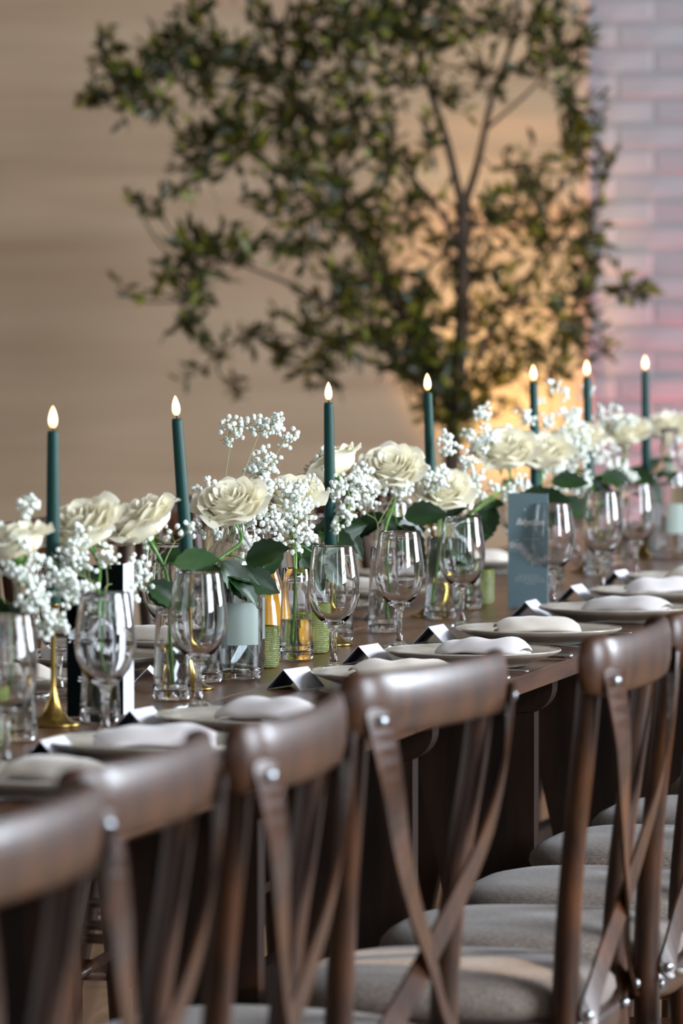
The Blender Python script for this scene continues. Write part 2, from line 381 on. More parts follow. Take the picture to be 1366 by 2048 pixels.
# ------------------------------------------------------------------ chairs
def sweep(P, sec, flatup=True):
    """sweep section [(a,b)] along plan path; a = outward normal in plan, b = z"""
    V, F = [], []; n = len(sec(0)); m = len(P)
    for i, p in enumerate(P):
        q0, q1 = P[max(i - 1, 0)], P[min(i + 1, m - 1)]
        t = Vector((q1[0] - q0[0], q1[1] - q0[1], 0)).normalized(); nn = Vector((t.y, -t.x, 0))
        for a, b in sec(i / (m - 1)): V.append((p[0] + nn.x * a, p[1] + nn.y * a, p[2] + b))
    for i in range(m - 1):
        for k in range(n):
            j = (k + 1) % n; F.append((i * n + k, i * n + j, (i + 1) * n + j, (i + 1) * n + k))
    F.append(tuple(range(n))[::-1]); F.append(tuple((m - 1) * n + k for k in range(n)))
    return V, F
def ribbon(P, az, w, th):
    """flat bentwood strap along a 3D path; az = heading of its broad face (0 = towards -Y)"""
    P = [Vector(p) for p in P]; V, F = [], []; m = len(P)
    for i, p in enumerate(P):
        t = (P[min(i + 1, m - 1)] - P[max(i - 1, 0)]).normalized(); a = az[0] + (az[1] - az[0]) * i / (m - 1)
        nn = Vector((math.sin(a), -math.cos(a), 0)); nn = (nn - t * nn.dot(t)).normalized(); s = t.cross(nn)
        e = min(i, m - 1 - i); f = (.35, .72, .92)[e] if e < 3 else 1
        for a_, b in ((-1, -1), (1, -1), (1, 1), (-1, 1)): V.append(tuple(p + s * a_ * w / 2 * f + nn * b * th / 2))
    for i in range(m - 1):
        for k in range(4):
            j = (k + 1) % 4; F.append((i * 4 + k, i * 4 + j, (i + 1) * 4 + j, (i + 1) * 4 + k))
    F += [(3, 2, 1, 0), tuple((m - 1) * 4 + k for k in range(4))]
    return V, F
def sup(a, b, e, n):
    out = []
    for k in range(n):
        th = 2 * math.pi * k / n; c, s = math.cos(th), math.sin(th)
        out.append((a * math.copysign(abs(c) ** (2 / e), c), b * math.copysign(abs(s) ** (2 / e), s)))
    return out
def slab(rings, e=3.0, n=44, taper=.06):
    V, F = [], []
    for a, b, z in rings:
        for x, y in sup(a, b, e, n): V.append((x * (1 + taper * y / .2), y, z))
    for i in range(len(rings) - 1):
        for k in range(n):
            j = (k + 1) % n; F.append((i * n + k, i * n + j, (i + 1) * n + j, (i + 1) * n + k))
    F.append(tuple(range(n))[::-1]); F.append(tuple((len(rings) - 1) * n + k for k in range(n)))
    return V, F
bolt_me = mesh(*lathe([(0, -.002), (.0068, -.002), (.0068, .001), (.0058, .0035), (.003, .0052), (0, .0056)], 14), True, M['zinc'])
CH = {}
def build_chair(label, group):
    t = thing('cross_back_chair', (0, 0, 0), 0, label, 'chair', group)
    for s in (-1, 1):
        P = catmull([(s * .198, -.235, 0), (s * .180, -.195, .2), (s * .166, -.178, .43), (s * .172, -.186, .62), (s * .194, -.207, .80), (s * .199, -.216, .895)], 5)
        ob('rear_leg', mesh(*tube(P, [.015 + .003 * math.sin(math.pi * min(1, k / (len(P) * .6))) for k in range(len(P))], 14), True, M['chair']), t)
        P = catmull([(s * .180, .188, 0), (s * .175, .178, .22), (s * .165, .165, .41)], 4)
        ob('front_leg', mesh(*tube(P, [.011 + .006 * k / len(P) for k in range(len(P))], 12), True, M['chair']), t)
    # bowed top rail, wrapped round the outside of the posts
    H = [(-.228, -.205), (-.226, -.218), (-.213, -.231), (-.188, -.240), (-.135, -.2465), (-.065, -.251)]
    P = [(p.x, p.y, .886) for p in catmull([(x, y, 0) for x, y in H] + [(0, -.2525, 0)] + [(-x, y, 0) for x, y in H[::-1]], 3)]
    def sec(u):
        e = min(u, 1 - u); f = 1 if e > .13 else .62 + .38 * math.sqrt(max(0, 1 - (1 - e / .13) ** 2))
        h = .0355 * f; return [(-.004, -h), (0, -h - .001), (.004, -h + .003), (.0078, -h * .45), (.0085, 0), (.0078, h * .45), (.004, h - .003), (0, h + .001), (-.004, h), (-.003, 0)]
    ob('top_rail', mesh(*sweep(P, sec), True, M['chair']), t)
    for s in (-1, 1):
        off = .0045 if s > 0 else 0; az = (s * -R(44), s * R(44)); c_, s_ = math.cos(R(44)), math.sin(R(44))
        P = catmull([(-s * .2080, -.2440, .884), (-s * .2070, -.2460, .866), (-s * .190, -.2480 - off, .80), (-s * .148, -.243 - off, .72), (-s * .078, -.232 - off, .645), (s * .004, -.221 - off, .575), (s * .088, -.209, .505), (s * .150, -.205, .458), (s * .168, -.203, .437)], 4)
        st = ob('cross_strap', mesh(*ribbon(P, az, .035, .0042), False, M['chair']), t)
        b = ob('bolt', bolt_me, st, None, (-s * .2085, -.2478, .868)); b.rotation_euler = (R(90), 0, -s * R(44))
        b = ob('bolt', bolt_me, st, None, (s * .163, -.2065, .449)); b.rotation_euler = (R(90), 0, s * R(44))
        b = ob('bolt', bolt_me, t, None, (s * .155, -.194, .425)); b.rotation_euler = (R(90), 0, -s * R(44))
    sf = ob('seat_frame', mesh(*slab([(.195, .19, .402), (.208, .203, .404), (.210, .205, .412), (.210, .205, .432), (.205, .20, .440), (.15, .15, .441)], 3.2), True, M['seatwood']), t)
    rings = [(.196, .190, .439), (.203, .197, .446), (.208, .202, .456), (.206, .200, .468), (.196, .190, .479), (.178, .173, .487), (.145, .142, .4935), (.10, .10, .497), (.05, .05, .499), (.012, .012, .4995)]
    ob('seat_cushion', mesh(*slab(rings, 2.9, 48), True, M['velvet']), t)
    for a, b in (((-.172, -.19, .22), (-.175, .178, .22)), ((.172, -.19, .22), (.175, .178, .22)), ((-.178, -.198, .17), (.178, -.198, .17)), ((-.176, .18, .26), (.176, .18, .26))):
        ob('stretcher', mesh(*tube([a, b], .009, 10), True, M['chair']), t)
    return t
def snap(o):
    KIDS[o.name] = list(o.children)
    for c in o.children: snap(c)
CG = 'cross back chairs along the near side'
near = [(-2.52, -.40, 0, 'nearest cross back chair, cut off by the left picture edge'),
 (-1.95, -.355, 0, 'dark wooden cross back chair second from the left edge'),
 (-1.44, -.372, 2, 'blurred cross back chair left of the one hiding the table corner'),
 (-.70, -.372, -9, 'cross back chair with its curved rail in front of the lilac napkin plate'),
 (-.06, -.478, 0, 'sharp cross back chair at right with a velvet seat streaked by warm light'),
 (.44, -.484, 2, 'cross back chair at the right edge with a cream ribbon flower tied on'),
 (.97, -.479, 0, 'chair whose velvet seat is the third lowest cushion at right'),
 (1.60, -.462, 0, 'chair whose velvet seat is the fourth lowest cushion at right'),
 (2.12, -.462, 0, 'chair whose velvet seat shows as the highest sliver at right'),
 (2.78, -.48, 0, 'chair hidden beyond the last visible cushion on the near side')]
proto = build_chair('', CG); snap(proto); CH0 = proto
def put(x, y, rz, label, group, first=[True]):
    o = proto if first[0] else copy_tree(proto); first[0] = False
    o.location = (x, y, 0); o.rotation_euler = (0, 0, rz); o['label'] = label; o['group'] = group; return o
for x, y, a, lab in near: put(x, y, R(a), lab, CG)
fg = 'cross back chairs along the far side'
ords = ['first', 'second', 'third', 'fourth', 'fifth', 'sixth', 'seventh', 'eighth', 'ninth', 'tenth', 'eleventh']
for k, (x, y) in enumerate([(.10, .645), (.62, .645), (1.12, .645), (1.62, .645), (2.12, .645), (2.66, .645), (3.14, .645), (3.64, .645), (4.2, .645), (4.8, .645), (5.4, .645)]):
    put(x, y, math.pi + R([3, -4, 2, 5, -3, 2, -2, 4, -3, 0, 2][k]), 'cross back chair across the table, %s from the left on the far side' % ords[k], fg)
# ruched ribbon flower on the chair by the right edge
t = thing('ribbon_flower', (.255, -.735, .445), R(-8), 'cream ruched ribbon flower tied to a chair back at the right edge', 'ribbon flower')
for k in range(9):
    a0 = -2.75 + k * .30; V, F = [], []
    for i in range(7):
        r = .006 + .058 * i / 6 * (1 + .12 * math.sin(k * 2.1))
        for j, da in enumerate((-.17, 0, .17)):
            a = a0 + da; V.append((r * math.cos(a) * .9, -.012 - .012 * math.sin(j * math.pi / 2) - .006 * math.sin(i * 1.2 + k), r * math.sin(a)))
    for i in range(6):
        for j in range(2): F.append((i * 3 + j, i * 3 + j + 1, i * 3 + j + 4, i * 3 + j + 3))
    o = ob('petal', mesh(V, F, True, M['ribbon']), t); s = o.modifiers.new('s', 'SOLIDIFY'); s.thickness = .0012
ob('tie', mesh(*tube(catmull([(-.005, .0, .0), (.0, -.016, .004), (.006, 0, .002), (.0, .022, .0), (-.005, .0, 0)], 4), .005, 8), True, M['ribbon']), t)

# ------------------------------------------------------------------ tableware
TZ = .7605
def snapthing(o): snap(o); return o
# wine glasses
gp = [(0, 0), (.034, 0), (.0355, .0012), (.034, .0024), (.022, .0048), (.011, .0085), (.0062, .015), (.0046, .028), (.0042, .045), (.0052, .058), (.0085, .066), (.015, .0705), (.0235, .078), (.0315, .089), (.0375, .103), (.0403, .118), (.0402, .132), (.0382, .150), (.0350, .172), (.0325, .1885), (.0322, .1900), (.0314, .1900), (.0310, .1885), (.0336, .172), (.0369, .150), (.0389, .132), (.0390, .118), (.0362, .1035), (.0300, .0905), (.0215, .0805), (.012, .0745), (0, .0730)]
wine_me = mesh(*lathe(gp, 56), True, M['glass'])
def wine(x, y, label, group):
    o = ob('wine_glass', wine_me, None, None, (x, y, TZ)); o.rotation_euler = (0, 0, random.random() * 6)
    return tag(o, label, 'wine glass', group)
wl_ = ['empty wine glass cut off by the left picture edge', 'empty wine glass in front of the dark menu card and a half full bud vase', 'empty wine glass in front of the second brass candle holder', 'empty wine glass right of the orange juice and green votives', 'empty wine glass in sharp focus between two bud vases with rose leaves behind', 'empty wine glass left of the slate menu card', 'empty wine glass overlapping the right edge of the slate menu card', 'second empty wine glass right of the slate menu card', 'farthest clear wine glass, in front of the distant water bottle']
for k, (x, y) in enumerate([(-.461, -.005), (.032, .005), (.535, .010), (1.318, 0), (1.815, .008), (2.36, .020), (2.955, -.022), (3.50, -.012), (3.93, 0)]):
    wine(x, y, wl_[k], 'wine glasses on the near side')
wf = ['behind the first bud vases at far left', 'behind the rose above the dark menu card', 'behind the second teal candle', 'behind the water bottle', 'behind the fifth cream rose', 'behind the two sharp wine glasses', 'behind the slate menu card', 'far beyond the slate menu card', 'near the distant water bottle']
for k, (x, y) in enumerate([(.17, .27), (.69, .255), (1.32, .262), (1.86, .27), (2.40, .265), (2.93, .27), (3.5, .265), (4.1, .27), (4.7, .265)]):
    wine(x, y, 'far side wine glass ' + wf[k], 'wine glasses on the far side')
# bud vases
def vase_me(h, rb, rt):
    w = .0014
    P = [(0, 0), (rb - .006, 0), (rb - .001, .002), (rb, .008)] + [(rb + (rt - rb) * k / 6, .008 + (h - .008) * k / 6) for k in range(1, 7)]
    P += [(rt - w * .5, h + .0008), (rt - w, h)] + [(rb + (rt - rb) * k / 6 - w, .008 + (h - .008) * k / 6) for k in range(5, 0, -1)] + [(rb - w - .001, .018), (rb - .007, .0125), (0, .0115)]
    return mesh(*lathe(P, 48), True, M['glass'])
def water_me(h, rb, rt, wz):
    w = .0016; r = lambda z: rb + (rt - rb) * max(0, z - .008) / (h - .008) - w
    P = [(0, .0119), (rb - .0078, .0129), (r(.0185) - .001, .0187)] + [(r(.02 + (wz - .02) * k / 4), .02 + (wz - .02) * k / 4) for k in range(5)] + [(r(wz) - .0008, wz + .0001), (0, wz - .0002)]
    return mesh(*lathe(P, 48), True, M['water'])
VH, VB, VT = .143, .0275, .0215
vm = vase_me(VH, VB, VT); wms = [water_me(VH, VB, VT, z) for z in (.072, .064, .080)]
VASES = [(-.04, .105, 'bud vase at far left holding a leaning rose stem'), (.276, .080, 'bud vase seen through the second wine glass'), (.686, .088, 'bud vase with two crossed rose stems left of the second brass holder'),
 (1.025, .128, 'bud vase directly left of the water bottle'), (1.53, .110, 'bud vase with a rose stem in front of the orange juice'), (1.98, .150, 'bud vase behind the fourth wine glass'),
 (2.22, .125, 'bud vase holding a bunch of thin cut stems between two sharp wine glasses'), (2.60, .110, 'bud vase with a curved green stem left of the sixth wine glass'), (2.90, .125, 'bud vase just left of the slate menu card'),
 (3.42, .10, 'bud vase just right of the slate menu card'), (3.72, .13, 'blurred bud vase beyond the seventh wine glass'), (4.05, .10, 'blurred bud vase behind the eighth wine glass'), (4.42, .13, 'blurred bud vase left of the distant water bottle'), (5.25, .12, 'most distant bud vase at the right edge')]
for k, (x, y, lab) in enumerate(VASES):
    t = thing('bud_vase', (x, y, TZ), 0, 'clear glass ' + lab, 'vase', 'bud vases along the table centre')
    ob('vase_body', vm, t); ob('water', wms[k % 3], t)
# water bottles
bp_ = [(0, .006), (.030, .0), (.041, .001), (.0445, .008), (.045, .020), (.045, .150), (.0435, .172), (.037, .190), (.026, .203), (.0185, .213), (.0165, .225), (.0158, .262), (.0185, .264), (.0188, .272), (.0165, .274), (.0135, .272), (.0135, .225), (.0162, .211), (.024, .200), (.0350, .1875), (.0412, .171), (.0425, .150), (.0425, .020), (.041, .013), (.030, .010), (0, .014)]
bm_ = mesh(*lathe(bp_, 56), True, M['glass'])
bw_ = mesh(*lathe([(0, .0145), (.030, .0105), (.0408, .0136), (.0422, .020), (.0422, .150), (.0418, .160), (0, .1598)], 48), True, M['water'])
V, F = [], []
for j, z in enumerate((.052, .115)):
    for i in range(17):
        a = R(218 - 34 + 68 * i / 16); V.append((.0454 * math.cos(a), .0454 * math.sin(a), z))
for i in range(16): F.append((i, i + 1, 18 + i, 17 + i))
lab_me = mesh(V, F, True, M['label'])
for x, y, a, lab in [(1.115, .108, 0, 'clear glass water bottle with pale label beside the orange juice'), (1.235, .134, .6, 'clear glass water bottle half hidden behind the first bottle'), (4.80, .085, 0, 'distant clear glass water bottle with pale label at the right')]:
    t = thing('water_bottle', (x, y, TZ), a, lab, 'bottle', 'glass water bottles')
    ob('bottle_body', bm_, t); ob('water', bw_, t); l = ob('label', lab_me, t); l['label'] = 'pale blank label'
# orange juice carafe
jp = [(0, 0), (.040, 0), (.0455, .004), (.0465, .012), (.0455, .03), (.040, .065), (.030, .105), (.0225, .128), (.0205, .140), (.0215, .158), (.0275, .176), (.028, .178), (.0262, .178), (.0195, .158), (.0185, .140), (.0205, .128), (.028, .105), (.038, .065), (.0435, .03), (.0442, .012), (.040, .006), (0, .005)]
t = thing('juice_carafe', (1.65, .190, TZ), 0, 'glass carafe filled with orange juice behind two green votives', 'carafe')
ob('carafe_body', mesh(*lathe(jp, 48), True, M['glass']), t)
ob('orange_juice', mesh(*lathe([(0, .0052), (.0398, .0062), (.0440, .0122), (.0433, .03), (.0378, .065), (.0278, .105), (.0203, .128), (.0184, .138), (.0184, .150), (0, .150)], 48), True, M['juice']), t)
# hobnail votives with led tea lights
def votive_me():
    na, nz_ = 280, 126; V, F = [], []; h = .062
    for j in range(nz_ + 1):
        z = .001 + h * j / nz_; rr = .0262 + .0015 * j / nz_
        for i in range(na):
            a = 2 * math.pi * i / na; q = i / na * 56; row = z / .0030; fr = q + (.5 if int(row) % 2 else 0)
            bx = (fr % 1) - .5; by = (row % 1) - .5; b = max(0, 1 - (bx * bx + by * by) * 4.6) ** .6 if .04 < j / nz_ < .93 else 0
            V.append(((rr + .0013 * b) * math.cos(a), (rr + .0013 * b) * math.sin(a), z))
    for j in range(nz_):
        for i in range(na):
            k = (i + 1) % na; F.append((j * na + i, j * na + k, (j + 1) * na + k, (j + 1) * na + i))
    n0 = len(V); rings = [(.0255, .0635), (.0250, .060), (.0238, .009), (.020, .007)]
    for r, z in rings:
        for i in range(na):
            a = 2 * math.pi * i / na; V.append((r * math.cos(a), r * math.sin(a), z))
    prev = nz_ * na
    for q in range(len(rings)):
        cur = n0 + q * na
        for i in range(na):
            k = (i + 1) % na; F.append((prev + i, prev + k, cur + k, cur + i))
        prev = cur
    F.append(tuple(prev + i for i in range(na))); F.append(tuple(range(na))[::-1])
    return mesh(V, F, True, M['olive'])
vo = votive_me()
tl = mesh(*lathe([(0, 0), (.0185, 0), (.019, .001), (.019, .013), (.0175, .0145), (0, .0138)], 28), True, M['card'])
fl_s = mesh(*lathe([(0, 0), (.0022, .001), (.0036, .004), (.0030, .009), (.0012, .013), (0, .0145)], 12), True, M['flame'])
for k, (x, y, lab) in enumerate([(1.36, .124, 'between the water bottle and the bud vase with orange juice behind'), (1.70, .125, 'directly right of the juice bud vase'), (-.13, .115, 'at the left picture edge'), (3.06, .135, 'beside the left edge of the slate menu card')]):
    t = thing('votive', (x, y, TZ), k * .3, 'green hobnail glass votive ' + lab, 'votive', 'hobnail glass votives')
    ob('votive_glass', vo, t)
    q = thing('tea_light', (x, y, TZ + .0075), 0, 'tea light in votive ' + lab, 'tea light', 'tea lights in votives')
    ob('cup', tl, q); ob('flame', fl_s, q, None, (0, 0, .0142))
# candles
hold = [(0, 0), (.037, 0), (.038, .0015), (.036, .003), (.026, .0065), (.017, .014), (.010, .026), (.006, .040), (.0042, .052), (.0036, .07), (.0036, .150), (.0042, .156), (.0062, .158), (.0100, .1600), (.0104, .1625), (.0102, .163), (0, .162)]
hold_me = mesh(*lathe(hold, 40), True, M['brass'])
CH_ = .232
cnd = mesh(*lathe([(0, 0), (.0098, 0), (.0102, .002), (.0101, .03), (.0078, CH_ - .006), (.0072, CH_ - .001), (.0060, CH_), (0, CH_ - .001)], 32), True, M['wax'])
wick = mesh(*lathe([(0, 0), (.0011, 0), (.0012, .006), (0, .006)], 8), True, M['wick'])
flm = mesh(*lathe([(0, 0), (.0030, .0008), (.0052, .004), (.0061, .009), (.0056, .015), (.0040, .0215), (.0018, .027), (0, .0295)], 20), True, M['flame'])
cl_ = ['first from the left, tallest in the picture', 'second from the left, leaning slightly', 'third from the left above a peach rose', 'fourth from the left in front of the tree trunk', 'fifth from the left behind the rose cluster', 'sixth from the left near the drape edge', 'seventh from the left in front of the brick wall']
for k, (x, y, tx, ty) in enumerate([(.215, .128, .2, 0), (.895, .118, 1, -4.6), (1.893, .14, 0, -.8), (2.68, .14, .5, -2.3), (3.62, .14, 0, -1.2), (4.18, .14, 0, -1.4), (4.84, .14, 0, -.8)]):
    h = thing('candle_holder', (x, y, TZ), 0, 'brass trumpet holder of the teal candle ' + ' '.join(cl_[k].replace(',', '').split()[:4]), 'candle holder', 'brass candle holders'); ob('holder_body', hold_me, h)
    # lean towards the left of the picture as it rises (about the X axis of the table)
    t = thing('taper_candle', (x, y, TZ + .1625), 0, 'dark teal taper led candle, ' + cl_[k], 'candle', 'teal taper candles', rx=R(ty), ry=R(tx))
    ob('wax_body', cnd, t); f = ob('flame', flm, t, None, (0, 0, CH_ + .004)); ob('wick', wick, t, None, (0, 0, CH_ - .001))
# plates, napkins, cutlery
pp = [(0, .0), (.078, 0), (.083, .001), (.084, .003), (.100, .008), (.120, .0155), (.1345, .0215), (.1355, .0235), (.1340, .0250), (.118, .0188), (.098, .0118), (.086, .0085), (.078, .0072), (0, .0070)]
plate_me = mesh(*lathe(pp, 72), True, M['plate'])
pre = mesh(*lathe([(.1343, .0249), (.1357, .0238), (.1352, .0225), (.1366, .0236), (.1352, .0256), (.1338, .0254), (.1343, .0249)], 72), True, M['plate'])
def napkin_me(seed, Lx, Wy, th=.0052, layers=3, mt=None):
    rr = random.Random(seed); path = []
    for l in range(layers):
        z = l * th * 1.15; xs = [(-1 + 2 * i / 9) for i in range(10)]
        if l % 2: xs = xs[::-1]
        for i, x in enumerate(xs):
            path.append((x * Lx / 2 * (1 - .05 * l) , z + (.005 * l) * (1 - x * x) + .003 * (1 - x * x)))
        if l < layers - 1:
            sx = path[-1][0]; path.append((sx + math.copysign(th * .75, sx), z + th * .55))
    ny_ = 12; V, F = [], []; m = len(path)
    for j in range(ny_ + 1):
        v = -1 + 2 * j / ny_; sc = math.sqrt(max(.08, 1 - .72 * v ** 4))
        for i, (x, z) in enumerate(path):
            nz1 = noise.noise(Vector((x * 22, v * 1.4, seed * 3.1))); nz2 = noise.noise(Vector((x * 9, v * 2.2, seed * 1.7 + 5)))
            V.append((x * sc + .008 * nz2 + .004 * v * (1 if seed % 2 else -1), v * Wy / 2 * (1 + .06 * nz2), .0012 + z * (1 + .35 * nz2) * (1 - .45 * v ** 4) + .0035 * abs(nz1) + .002))
    for j in range(ny_):
        for i in range(m - 1):
            a = j * m + i; F.append((a, a + 1, a + m + 1, a + m))
    return mesh(V, F, True, mt)
naps = [napkin_me(k, .095 + .01 * (k % 3), .14 + .012 * (k % 2), .0066, mt=M['linen'] if k % 3 else M['linen2']) for k in range(5)]
def napkin(x, y, rz, k, label, group, z=.0085):
    o = ob('napkin', naps[k % 5], None, None, (x, y, TZ + z)); o.rotation_euler = (0, 0, rz)
    s = o.modifiers.new('s', 'SOLIDIFY'); s.thickness = .0018; s.offset = 1; s2 = o.modifiers.new('u', 'SUBSURF'); s2.levels = s2.render_levels = 1
    return tag(o, label, 'napkin', group)
def knife_me():
    mb = MB(); P = [(0, 0), (0, 0)]
    prof = [(-.105, .0045, .0045), (-.10, .0060, .0052), (-.06, .0050, .0040), (-.01, .0042, .0034), (0, .0035, .0030), (.015, .0070, .0012), (.07, .0085, .0010), (.10, .0070, .0008), (.112, .0020, .0006)]
    V, F = [], []
    for y, w, h in prof:
        for a, b in ((-1, 0), (-.6, .6), (0, 1), (.6, .6), (1, 0), (.6, -.6), (0, -1), (-.6, -.6)): V.append((a * w, y, .0055 + b * h * .9))
    n = 8
    for i in range(len(prof) - 1):
        for k in range(n):
            j = (k + 1) % n; F.append((i * n + k, i * n + j, (i + 1) * n + j, (i + 1) * n + k))
    F += [tuple(range(n))[::-1], tuple((len(prof) - 1) * n + k for k in range(n))]
    return mesh(V, F, True, M['steel'])
def fork_parts():
    prof = [(-.10, .0050, .0030, .004), (-.095, .0062, .0030, .0045), (-.05, .0040, .0022, .007), (0, .0028, .0020, .010), (.035, .0030, .0018, .007), (.05, .0095, .0013, .004), (.064, .0115, .0012, .0035)]
    V, F = [], []
    for y, w, h, z in prof:
        for a, b in ((-1, 0), (-.6, 1), (.6, 1), (1, 0), (.6, -1), (-.6, -1)): V.append((a * w, y, z + b * h * .5))
    n = 6
    for i in range(len(prof) - 1):
        for k in range(n):
            j = (k + 1) % n; F.append((i * n + k, i * n + j, (i + 1) * n + j, (i + 1) * n + k))
    F += [tuple(range(n))[::-1], tuple((len(prof) - 1) * n + k for k in range(n))]
    h = mesh(V, F, True, M['steel'])
    tn = mesh(*tube([(0, .060, .0036), (0, .080, .0030), (0, .100, .0055), (0, .108, .0085)], [.0012, .0013, .0011, .0006], 6), True, M['steel'])
    return h, tn
kn = knife_me(); fh, ft = fork_parts()
def cutlery(x, y, rz, dx, who, side):
    o = ob('knife', kn, None, None, (x + dx, y, TZ)); o.rotation_euler = (0, 0, rz); tag(o, 'polished steel knife beside ' + who, 'knife', 'knives on the %s side' % side)
    o = ob('knife', kn, None, None, (x + dx * 1.17, y - .006, TZ)); o.rotation_euler = (0, 0, rz); o.scale = (.9, .86, .9); tag(o, 'smaller outer knife beside ' + who, 'knife', 'knives on the %s side' % side)
    t = thing('fork', (x - dx, y, TZ), rz, 'polished steel fork beside ' + who, 'fork', 'forks on the %s side' % side)
    ob('handle', fh, t)
    for k in range(4): ob('tine', ft, t, None, (-.0087 + .0058 * k, 0, 0))
pn = ['the nearest plate at the lower left', 'the plate behind the second blurred chair rail', 'the plate left of the tent card beside the juice', 'the plate behind the rail of the middle chair', 'the plate with a cream folded napkin by the table corner', 'the plate with a lilac napkin folded like a purse', 'the plate below the slate menu card\'s right side', 'the plate left of the last sharp chair rail', 'the plate at the right edge, far down the table', 'the last plate beyond the right picture edge']
PN = [(-.75, -.135, 1.2, .0), (-.275, -.145, 1.5, .01), (.156, -.170, 1.35, 0), (.98, -.185, 1.75, .01), (1.47, -.185, 1.5, 0), (2.02, -.180, 1.62, 0), (2.62, -.20, 1.5, 0), (3.16, -.19, 1.6, 0), (3.66, -.165, 1.5, 0), (4.5, -.17, 1.5, 0)]
for k, (x, y, a, dz) in enumerate(PN):
    o = ob('dinner_plate', plate_me, None, None, (x, y, TZ)); tag(o, 'warm grey glazed dinner plate: ' + pn[k], 'plate', 'near side dinner plates')
    ob('rim', pre, o)
    napkin(x + .015, y - .015 + .02 * (k % 2), a - 1.5708 + (.35 if k % 2 else -.2), k, 'folded pale napkin on ' + pn[k], 'napkins on the near side plates')
    cutlery(x, y - .02, 0, .165 if k not in (3,) else .16, pn[k], 'near')
fn = ['at far left behind the first brass holder', 'behind the menu card and first tent card', 'left of the crossed stem vase', 'behind the water bottle', 'behind the fourth wine glass', 'behind the fifth wine glass', 'behind the slate menu card', 'beyond the slate menu card', 'near the distant bottle', 'at the far end']
for k, (x, y) in enumerate([(.42, .372), (.86, .368), (1.17, .366), (1.66, .372), (2.15, .37), (2.62, .372), (3.12, .37), (3.65, .372), (4.2, .37), (4.8, .37)][:9]):
    if k == 1: x = .80
    if k == 0: x = .36
    if k == 2: x = 1.24
    o = ob('dinner_plate', plate_me, None, None, (x, y, TZ)); tag(o, 'grey dinner plate across the table ' + fn[k], 'plate', 'far side dinner plates')
    ob('rim', pre, o)
    napkin(x, y + .005, .3 * (k % 3) - .2, k + 2, 'folded napkin on the far plate ' + fn[k], 'napkins on the far side plates')
    cutlery(x, y + .02, math.pi, -.165, 'the far plate ' + fn[k], 'far')
# tent place cards
def card_meshes():
    Lh, hh, bb, th = .045, .034, .033, .0005
    def face(s, inner):
        ex = 0
        nrm = Vector((0, s * hh, bb)).normalized() * th
        V = [(-Lh, s * .0002, hh), (Lh, s * .0002, hh), (Lh, s * bb, .0006), (-Lh, s * bb, .0006)]
        V2 = [tuple(Vector(v) - nrm) for v in V]
        me = mesh(V + V2, [(0, 1, 2, 3), (7, 6, 5, 4), (0, 4, 5, 1), (1, 5, 6, 2), (2, 6, 7, 3), (3, 7, 4, 0)] if s < 0 else [(3, 2, 1, 0), (4, 5, 6, 7), (1, 5, 4, 0), (2, 6, 5, 1), (3, 7, 6, 2), (0, 4, 7, 3)], False)
        me.materials.append(M['card']); me.materials.append(M['cardin'])
        me.polygons[1].material_index = 1
        return me
    return face(-1, 0), face(1, 0)
cf = card_meshes()
def grass_me(seed, s):
    rr = random.Random(seed); V, F = [], []; hh, bb = .034, .033
    for k in range(22):
        x = -.043 + .086 * rr.random(); h = .12 + .22 * rr.random() * (1 if x > 0 else .6); d = rr.uniform(-.003, .003)
        def P(x_, t): return (x_, s * (bb * (1 - t) + .0004), hh * t + .0011)
        n = len(V); V += [P(x - .0004, .03), P(x + .0004, .03), P(x + d, h)]; F.append((n, n + 1, n + 2))
    return mesh(V, F, False, M['greenink'])
gm = {(-1): [grass_me(k, -1) for k in range(3)], 1: [grass_me(k, 1) for k in range(3)]}
cn = ['beside the nearest blurred napkin', 'left of the second plate', 'beside the water bottle and green votive', 'behind the rail of the middle chair', 'left of the cream napkin plate', 'below the slate menu card', 'right of the slate menu card', 'farthest down the near side', 'at the lower left edge']
def tent(x, y, rz, k, label, group):
    t = thing('place_card', (x, y, TZ), rz, label, 'place card', group); t.scale = (.86, .86, .86)
    f = ob('card_face', cf[0], t); f['label'] = 'white face with green grass print'; ob('grass_print', gm[-1][k % 3], f)
    f = ob('card_face', cf[1], t); ob('grass_print', gm[1][k % 3], f)
for k, (x, y, a) in enumerate([(-.335, -.028, -6), (.155, -.010, -8), (.945, -.030, -14), (1.475, -.018, -10), (1.965, -.020, -6), (2.69, -.034, -3), (3.185, -.022, -4), (3.71, -.008, -6)]):
    tent(x, y, R(a), k, 'white tent place card with dark inside, ' + cn[k], 'place cards on the near side')
fcn = ['right of the dark menu card', 'behind the crossed stem vase', 'behind the fourth wine glass', 'behind the seventh bud vase', 'behind the sixth wine glass']
for k, (x, y, a) in enumerate([(.92, .185, 12), (1.40, .20, 5), (1.95, .20, -4), (2.60, .215, 6), (3.2, .21, 0)]):
    tent(x, y, R(a), k + 1, 'tent place card on the far side, ' + fcn[k], 'place cards on the far side')
